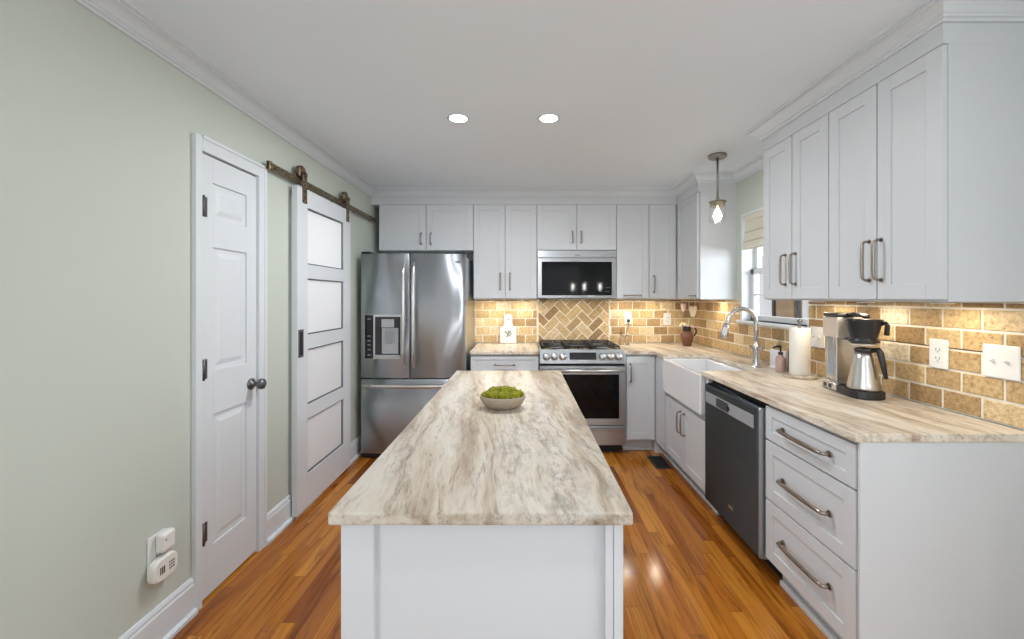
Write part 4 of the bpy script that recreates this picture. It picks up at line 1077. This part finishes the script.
# ------------------------------------------------------------------ floor vent
vt = thing('floor_vent', 'dark bronze floor register in front of the sink cabinet', 'floor vent', (1.150, 3.37, 0.0005))
m = MB()
for a in ((-0.07, 0.07, -0.13, -0.116), (-0.07, 0.07, 0.116, 0.13), (-0.07, -0.056, -0.13, 0.13), (0.056, 0.07, -0.13, 0.13)): m.box(a[0], a[1], a[2], a[3], 0, 0.005)
build('vent_frame', m, M['gunmetal'], vt, bevel=0.001)
m = MB(); m.box(-0.056, 0.056, -0.116, 0.116, 0, 0.0008)
for k in range(11): m.box(-0.056, 0.056, -0.108+k*0.0205, -0.101+k*0.0205, 0.0008, 0.004)
build('vent_grille', m, M['iron'], vt)

# ------------------------------------------------------------------ paper towels
pt = thing('paper_towel_holder', 'paper towel roll on a marble holder by the sink window', 'paper towel holder', (1.650, 2.385, 0.9145))
m = MB(); m.lathe([(0, 0), (0.086, 0), (0.088, 0.003), (0.088, 0.014), (0.084, 0.018), (0, 0.018)], seg=36); build('base', m, M['granite'], pt)
m = MB(); m.cyl((0, 0, 0.018), 0.007, 0.318, 'z', 12); m.lathe([(0.007, 0.325), (0.014, 0.332), (0.014, 0.342), (0, 0.348)]); build('post', m, M['gunmetal'], pt)
m = MB(); m.lathe([(0.019, 0.019), (0.053, 0.019), (0.054, 0.021), (0.054, 0.292), (0.053, 0.294), (0.019, 0.294), (0.019, 0.019)], seg=40); build('towel_roll', m, M['paper'], pt)

# ------------------------------------------------------------------ coffee maker
cm = thing('coffee_maker', 'silver and cream drip coffee maker with black brew basket on the right counter', 'coffee maker', (1.645, 1.995, 0.9145), math.radians(-90-10))
# local x runs towards the camera, local y towards the wall side
m = MB()
pts = [(-0.155, -0.03), (-0.150, -0.055), (-0.130, -0.068), (-0.02, -0.070), (0.10, -0.072), (0.135, -0.060), (0.153, -0.030), (0.158, 0.0), (0.153, 0.030), (0.135, 0.060), (0.10, 0.072), (-0.13, 0.068), (-0.150, 0.055), (-0.155, 0.03)]
m.prism(pts, 0.0, 0.036, 'z'); build('base', m, M['black'], cm, bevel=0.006, seg=3)
m = MB(); m.box(-0.135, -0.005, -0.0745, -0.060, 0.006, 0.040); m.box(-0.15, -0.01, -0.066, 0.066, 0.036, 0.046); bp_ = build('base_shell', m, M['satin'], cm, bevel=0.003)
m = MB(); m.box(-0.108, -0.085, -0.0775, -0.0742, 0.012, 0.032); m.box(-0.065, -0.042, -0.0775, -0.0742, 0.012, 0.032); build('rocker_switch', m, M['black'], bp_, bevel=0.001)
m = MB(); m.box(-0.140, -0.045, -0.050, 0.050, 0.046, 0.285); build('tower', m, M['satin'], cm, bevel=0.004)
m = MB(); m.box(-0.115, -0.070, -0.0515, -0.0498, 0.075, 0.27); build('water_gauge', m, simple('blue_grey_gauge', (0.35, 0.42, 0.48), 0.15, metal=0.5), cm)
m = MB(); m.box(-0.150, -0.020, -0.060, 0.060, 0.270, 0.375); build('reservoir', m, M['champagne'], cm, bevel=0.006, seg=3)
m = MB(); m.box(-0.145, -0.02, -0.058, 0.058, 0.376, 0.396); m.tube([(-0.03, 0, 0.394), (0.03, 0, 0.396), (0.09, 0, 0.390), (0.10, 0, 0.380)], 0.012, 12, flat=(0.6, 1.6)); build('lid', m, M['black'], cm, bevel=0.004)
bx = 0.082
m = MB(); m.lathe([(0, 0.262), (0.058, 0.262), (0.060, 0.266), (0.060, 0.272), (0.048, 0.276), (0.052, 0.285), (0.062, 0.330), (0.071, 0.366), (0.071, 0.372), (0.0, 0.374)], (bx, 0, 0), 32); m.box(-0.045, 0.05, -0.022, 0.022, 0.262, 0.275)
bb = build('brew_basket', m, M['black'], cm)
m = MB(); m.tube([(bx+0.040, 0.040, 0.352), (bx+0.058, 0.056, 0.356), (bx+0.062, 0.060, 0.345), (bx+0.060, 0.058, 0.300)], 0.010, 10); build('handle', m, M['black'], bb)
m = MB(); m.lathe([(0, 0.037), (0.060, 0.037), (0.065, 0.041), (0.065, 0.052), (0.060, 0.075), (0.050, 0.130), (0.039, 0.185), (0.034, 0.215), (0, 0.215)], (bx, 0, 0), 36); cr = build('carafe', m, M['satin'], cm)
m = MB(); m.lathe([(0, 0.2152), (0.035, 0.2152), (0.037, 0.218), (0.037, 0.228), (0.030, 0.235), (0, 0.237)], (bx, 0, 0), 30); build('carafe_lid', m, M['black'], cr)
m = MB(); m.tube([(bx+0.024, 0.022, 0.226), (bx+0.042, 0.036, 0.230), (bx+0.048, 0.040, 0.215), (bx+0.056, 0.047, 0.16), (bx+0.062, 0.054, 0.10)], [0.011, 0.014, 0.014, 0.012, 0.008], 10); build('carafe_handle', m, M['black'], cr)
m = MB(); m.lathe([(0.012, 0.240), (0.046, 0.246), (0.050, 0.252), (0.046, 0.258), (0, 0.260)], (bx, 0, 0), 30); build('drip_collar', m, M['champagne'], bb)

# ------------------------------------------------------------------ soap things by the faucet
so = thing('sponge_tray', 'white square ceramic holder standing beside the faucet', 'sponge holder', (1.705, 2.665, 0.9145), -PI/2+0.12)
m = MB(); m.box(-0.072, 0.068, -0.010, 0.010, 0, 0.125); m.box(-0.072, 0.068, -0.022, 0.022, 0, 0.012); build('holder_body', m, M['ceramic'], so, bevel=0.004)
sb = thing('soap_dispenser', 'glass bottle of pinkish soap with a black pump beside paper towels', 'soap dispenser', (1.646, 2.556, 0.9145), -0.4)
m = MB(); m.lathe([(0, 0), (0.026, 0), (0.028, 0.004), (0.028, 0.085), (0.020, 0.100), (0.012, 0.106), (0.012, 0.112), (0, 0.112)], seg=24); build('bottle', m, M['soap'], sb)
m = MB(); m.cyl((0, 0, 0.112), 0.014, 0.016, 'z', 16); m.cyl((0, 0, 0.128), 0.005, 0.03, 'z', 10); m.tube([(0.004, 0, 0.160), (-0.02, 0, 0.162), (-0.042, 0, 0.152)], [0.009, 0.008, 0.006], 10); build('pump', m, M['black'], sb)
bk = thing('slim_bottle', 'slim black bottle half hidden behind the paper towel roll', 'bottle', (1.692, 2.520, 0.9145))
m = MB(); m.lathe([(0, 0), (0.019, 0), (0.020, 0.004), (0.020, 0.135), (0.014, 0.150), (0.009, 0.158), (0, 0.158)], seg=20); build('bottle_body', m, M['black'], bk)
m = MB(); m.cyl((0, 0, 0.158), 0.011, 0.024, 'z', 16, bev=0.002); build('cap', m, M['black'], bk)

# ------------------------------------------------------------------ back counter objects
cbd = thing('cutting_board', 'white paddle-shaped board with a printed leaf sprig leaning on tiles', 'cutting board', (-0.152, 4.120, 0.9145))
pts = [(-0.084, 0.0), (0.084, 0.0), (0.084, 0.165)]
for k in range(1, 7): a = PI/2*k/6; pts.append((0.041 + 0.043*math.cos(a), 0.165 + 0.045*math.sin(a)) if False else (0.084 - 0.043*math.sin(a*1.0), 0.165 + 0.045*(1-math.cos(a))))
pts += [(0.041, 0.285)] + [(0.041*math.cos(PI*k/8), 0.285 + 0.018*math.sin(PI*k/8)) for k in range(1, 8)] + [(-0.041, 0.285)]
L_ = [(-x, z) for x, z in pts[3:9]][::-1]
pts += L_ + [(-0.084, 0.165)]
m = MB(); m.prism(pts, -0.007, 0.007, 'y'); bd0 = m
Rb = Matrix.Translation((0, 0.0, 0.003)) @ Matrix.Rotation(math.radians(-5), 4, 'X')
m.xf(Rb); brd = build('board', m, M['boardwhite'], cbd, bevel=0.003)
m = MB(); m.cyl((0, -0.0074, 0.245), 0.008, -0.0006, 'y', 14); m.xf(Rb); build('hanging_hole', m, M['dark'], brd)
m = MB()
for (lx, lz, ang, ln) in ((0.0, 0.10, 0.9, 0.035), (0.018, 0.118, 0.4, 0.032), (-0.018, 0.108, 2.5, 0.034), (0.012, 0.080, -0.7, 0.030), (-0.010, 0.074, -2.2, 0.026), (0.026, 0.098, 1.3, 0.028), (-0.030, 0.120, 2.1, 0.024), (0.0, 0.128, 1.7, 0.026)):
    q = []
    for k in range(10):
        a = 2*PI*k/10; u = ln*0.5*math.cos(a); w = 0.0075*math.sin(a)
        q.append((lx+u*math.cos(ang)-w*math.sin(ang), lz+u*math.sin(ang)+w*math.cos(ang)))
    m.prism(q, -0.0078, -0.0072, 'y')
m.xf(Rb); build('leaf_print', m, M['leafprint'], brd)

ob = thing('oil_bottle', 'small glass oil bottle with dark pourer right of the range', 'bottle', (0.985, 4.02, 0.9145))
m = MB(); m.lathe([(0, 0), (0.027, 0), (0.029, 0.004), (0.028, 0.060), (0.018, 0.085), (0.010, 0.100), (0.010, 0.112), (0, 0.112)], seg=24); build('bottle_body', m, glass('bottle_glass', (0.9, 0.88, 0.8), 0.02, False), ob)
m = MB(); m.lathe([(0, 0.112), (0.013, 0.113), (0.013, 0.124), (0.006, 0.130), (0.0, 0.131)], seg=16); m.tube([(0, 0, 0.125), (0.004, 0, 0.140), (-0.006, 0, 0.152)], 0.005, 8); build('pourer', m, M['oil'], ob)
ob2 = thing('salt_shaker', 'tall clear glass shaker between the oil bottle and the back outlet', 'shaker', (1.045, 4.00, 0.9145))
m = MB(); m.lathe([(0, 0), (0.020, 0), (0.022, 0.004), (0.016, 0.070), (0.014, 0.095), (0, 0.095)], seg=20); build('shaker_body', m, glass('shaker_glass', (0.95, 0.95, 0.93), 0.03, False), ob2)
m = MB(); m.lathe([(0, 0.095), (0.015, 0.0955), (0.015, 0.112), (0.009, 0.120), (0, 0.122)], seg=20); build('shaker_cap', m, M['satin'], ob2)

jg = thing('jug', 'brown glazed clay jug with a black rim in the back corner', 'jug', (1.610, 3.930, 0.9145))
m = MB(); m.lathe([(0, 0), (0.038, 0), (0.040, 0.004), (0.052, 0.045), (0.062, 0.085), (0.062, 0.108), (0.050, 0.135), (0.042, 0.150), (0, 0.145)], seg=32); build('jug_body', m, M['jug'], jg)
m = MB(); m.lathe([(0.030, 0.146), (0.042, 0.149), (0.041, 0.170), (0.047, 0.192), (0.044, 0.193), (0.037, 0.172), (0.030, 0.150)], seg=32); build('jug_rim', m, M['jugrim'], jg)
m = MB(); m.tube([(0.038, -0.012, 0.180), (0.060, -0.02, 0.184), (0.078, -0.026, 0.165), (0.080, -0.026, 0.135), (0.068, -0.022, 0.110), (0.052, -0.016, 0.098)], 0.0075, 10); build('handle', m, M['jugrim'], jg)
def flower(lab, x, y, h, mat, r, tulip, lean=(0, 0)):
    f_ = thing('cut_flower', lab, 'flower', (1.610+x, 3.930+y, 1.075), group='flowers in the brown jug')
    bx_, by_ = lean
    a = MB(); a.tube([(0, 0, 0.0), (bx_*0.5, by_*0.5, h*0.5), (bx_, by_, h)], 0.0028, 8); build('stem', a, M['stem'], f_)
    if tulip:
        for k in range(5):
            a = MB(); an = 2*PI*k/5
            a.sphere((0, 0, 0), r, 3, (0.42, 0.22, 1.0)); a.xf(Matrix.Translation((bx_+0.35*r*math.cos(an), by_+0.35*r*math.sin(an), h+r*0.75)) @ Matrix.Rotation(an+PI/2, 4, 'Z') @ Matrix.Rotation(0.22, 4, 'X')); build('petal', a, mat, f_)
    else:
        a = MB()
        for k in range(26):
            u = random.random()*2*PI; w = math.acos(1-random.random()*1.1); rr = r
            c_ = (bx_+rr*math.sin(w)*math.cos(u)*1.25, by_+rr*math.sin(w)*math.sin(u), h+rr*0.8*math.cos(w)); a.sphere(c_, r*0.38, 2)
        build('blossom', a, mat, f_)
flower('round cream blossom at the mouth of the brown jug', -0.014, -0.006, 0.036, M['petal'], 0.030, False, (-0.020, -0.006))
flower('pale pink blossom at the mouth of the brown jug', 0.022, -0.012, 0.024, M['petalpink'], 0.018, False, (0.022, -0.012))
flower('pink tulip standing above the brown jug', 0.0, 0.01, 0.185, M['petalpink'], 0.042, True, (-0.022, 0.02))
flower('pale cream tulip leaning right above the brown jug', 0.012, 0.012, 0.135, M['petal'], 0.058, True, (0.060, 0.02))

# a sliver of dining table behind the camera, mirrored in the steel and black glass
tb = thing('dining_table', 'dark wooden dining table in the dining end of the room', 'table', (1.35, -1.45, 0.0145))
m = MB(); m.box(-0.8, 0.8, -0.5, 0.5, 0.72, 0.755); build('tabletop', m, M['table'], tb, bevel=0.005)
for sx in (-1, 1):
    for sy in (-1, 1):
        m = MB(); m.box(sx*0.72-0.035, sx*0.72+0.035, sy*0.42-0.035, sy*0.42+0.035, 0, 0.72); build('leg', m, M['table'], tb, bevel=0.004)
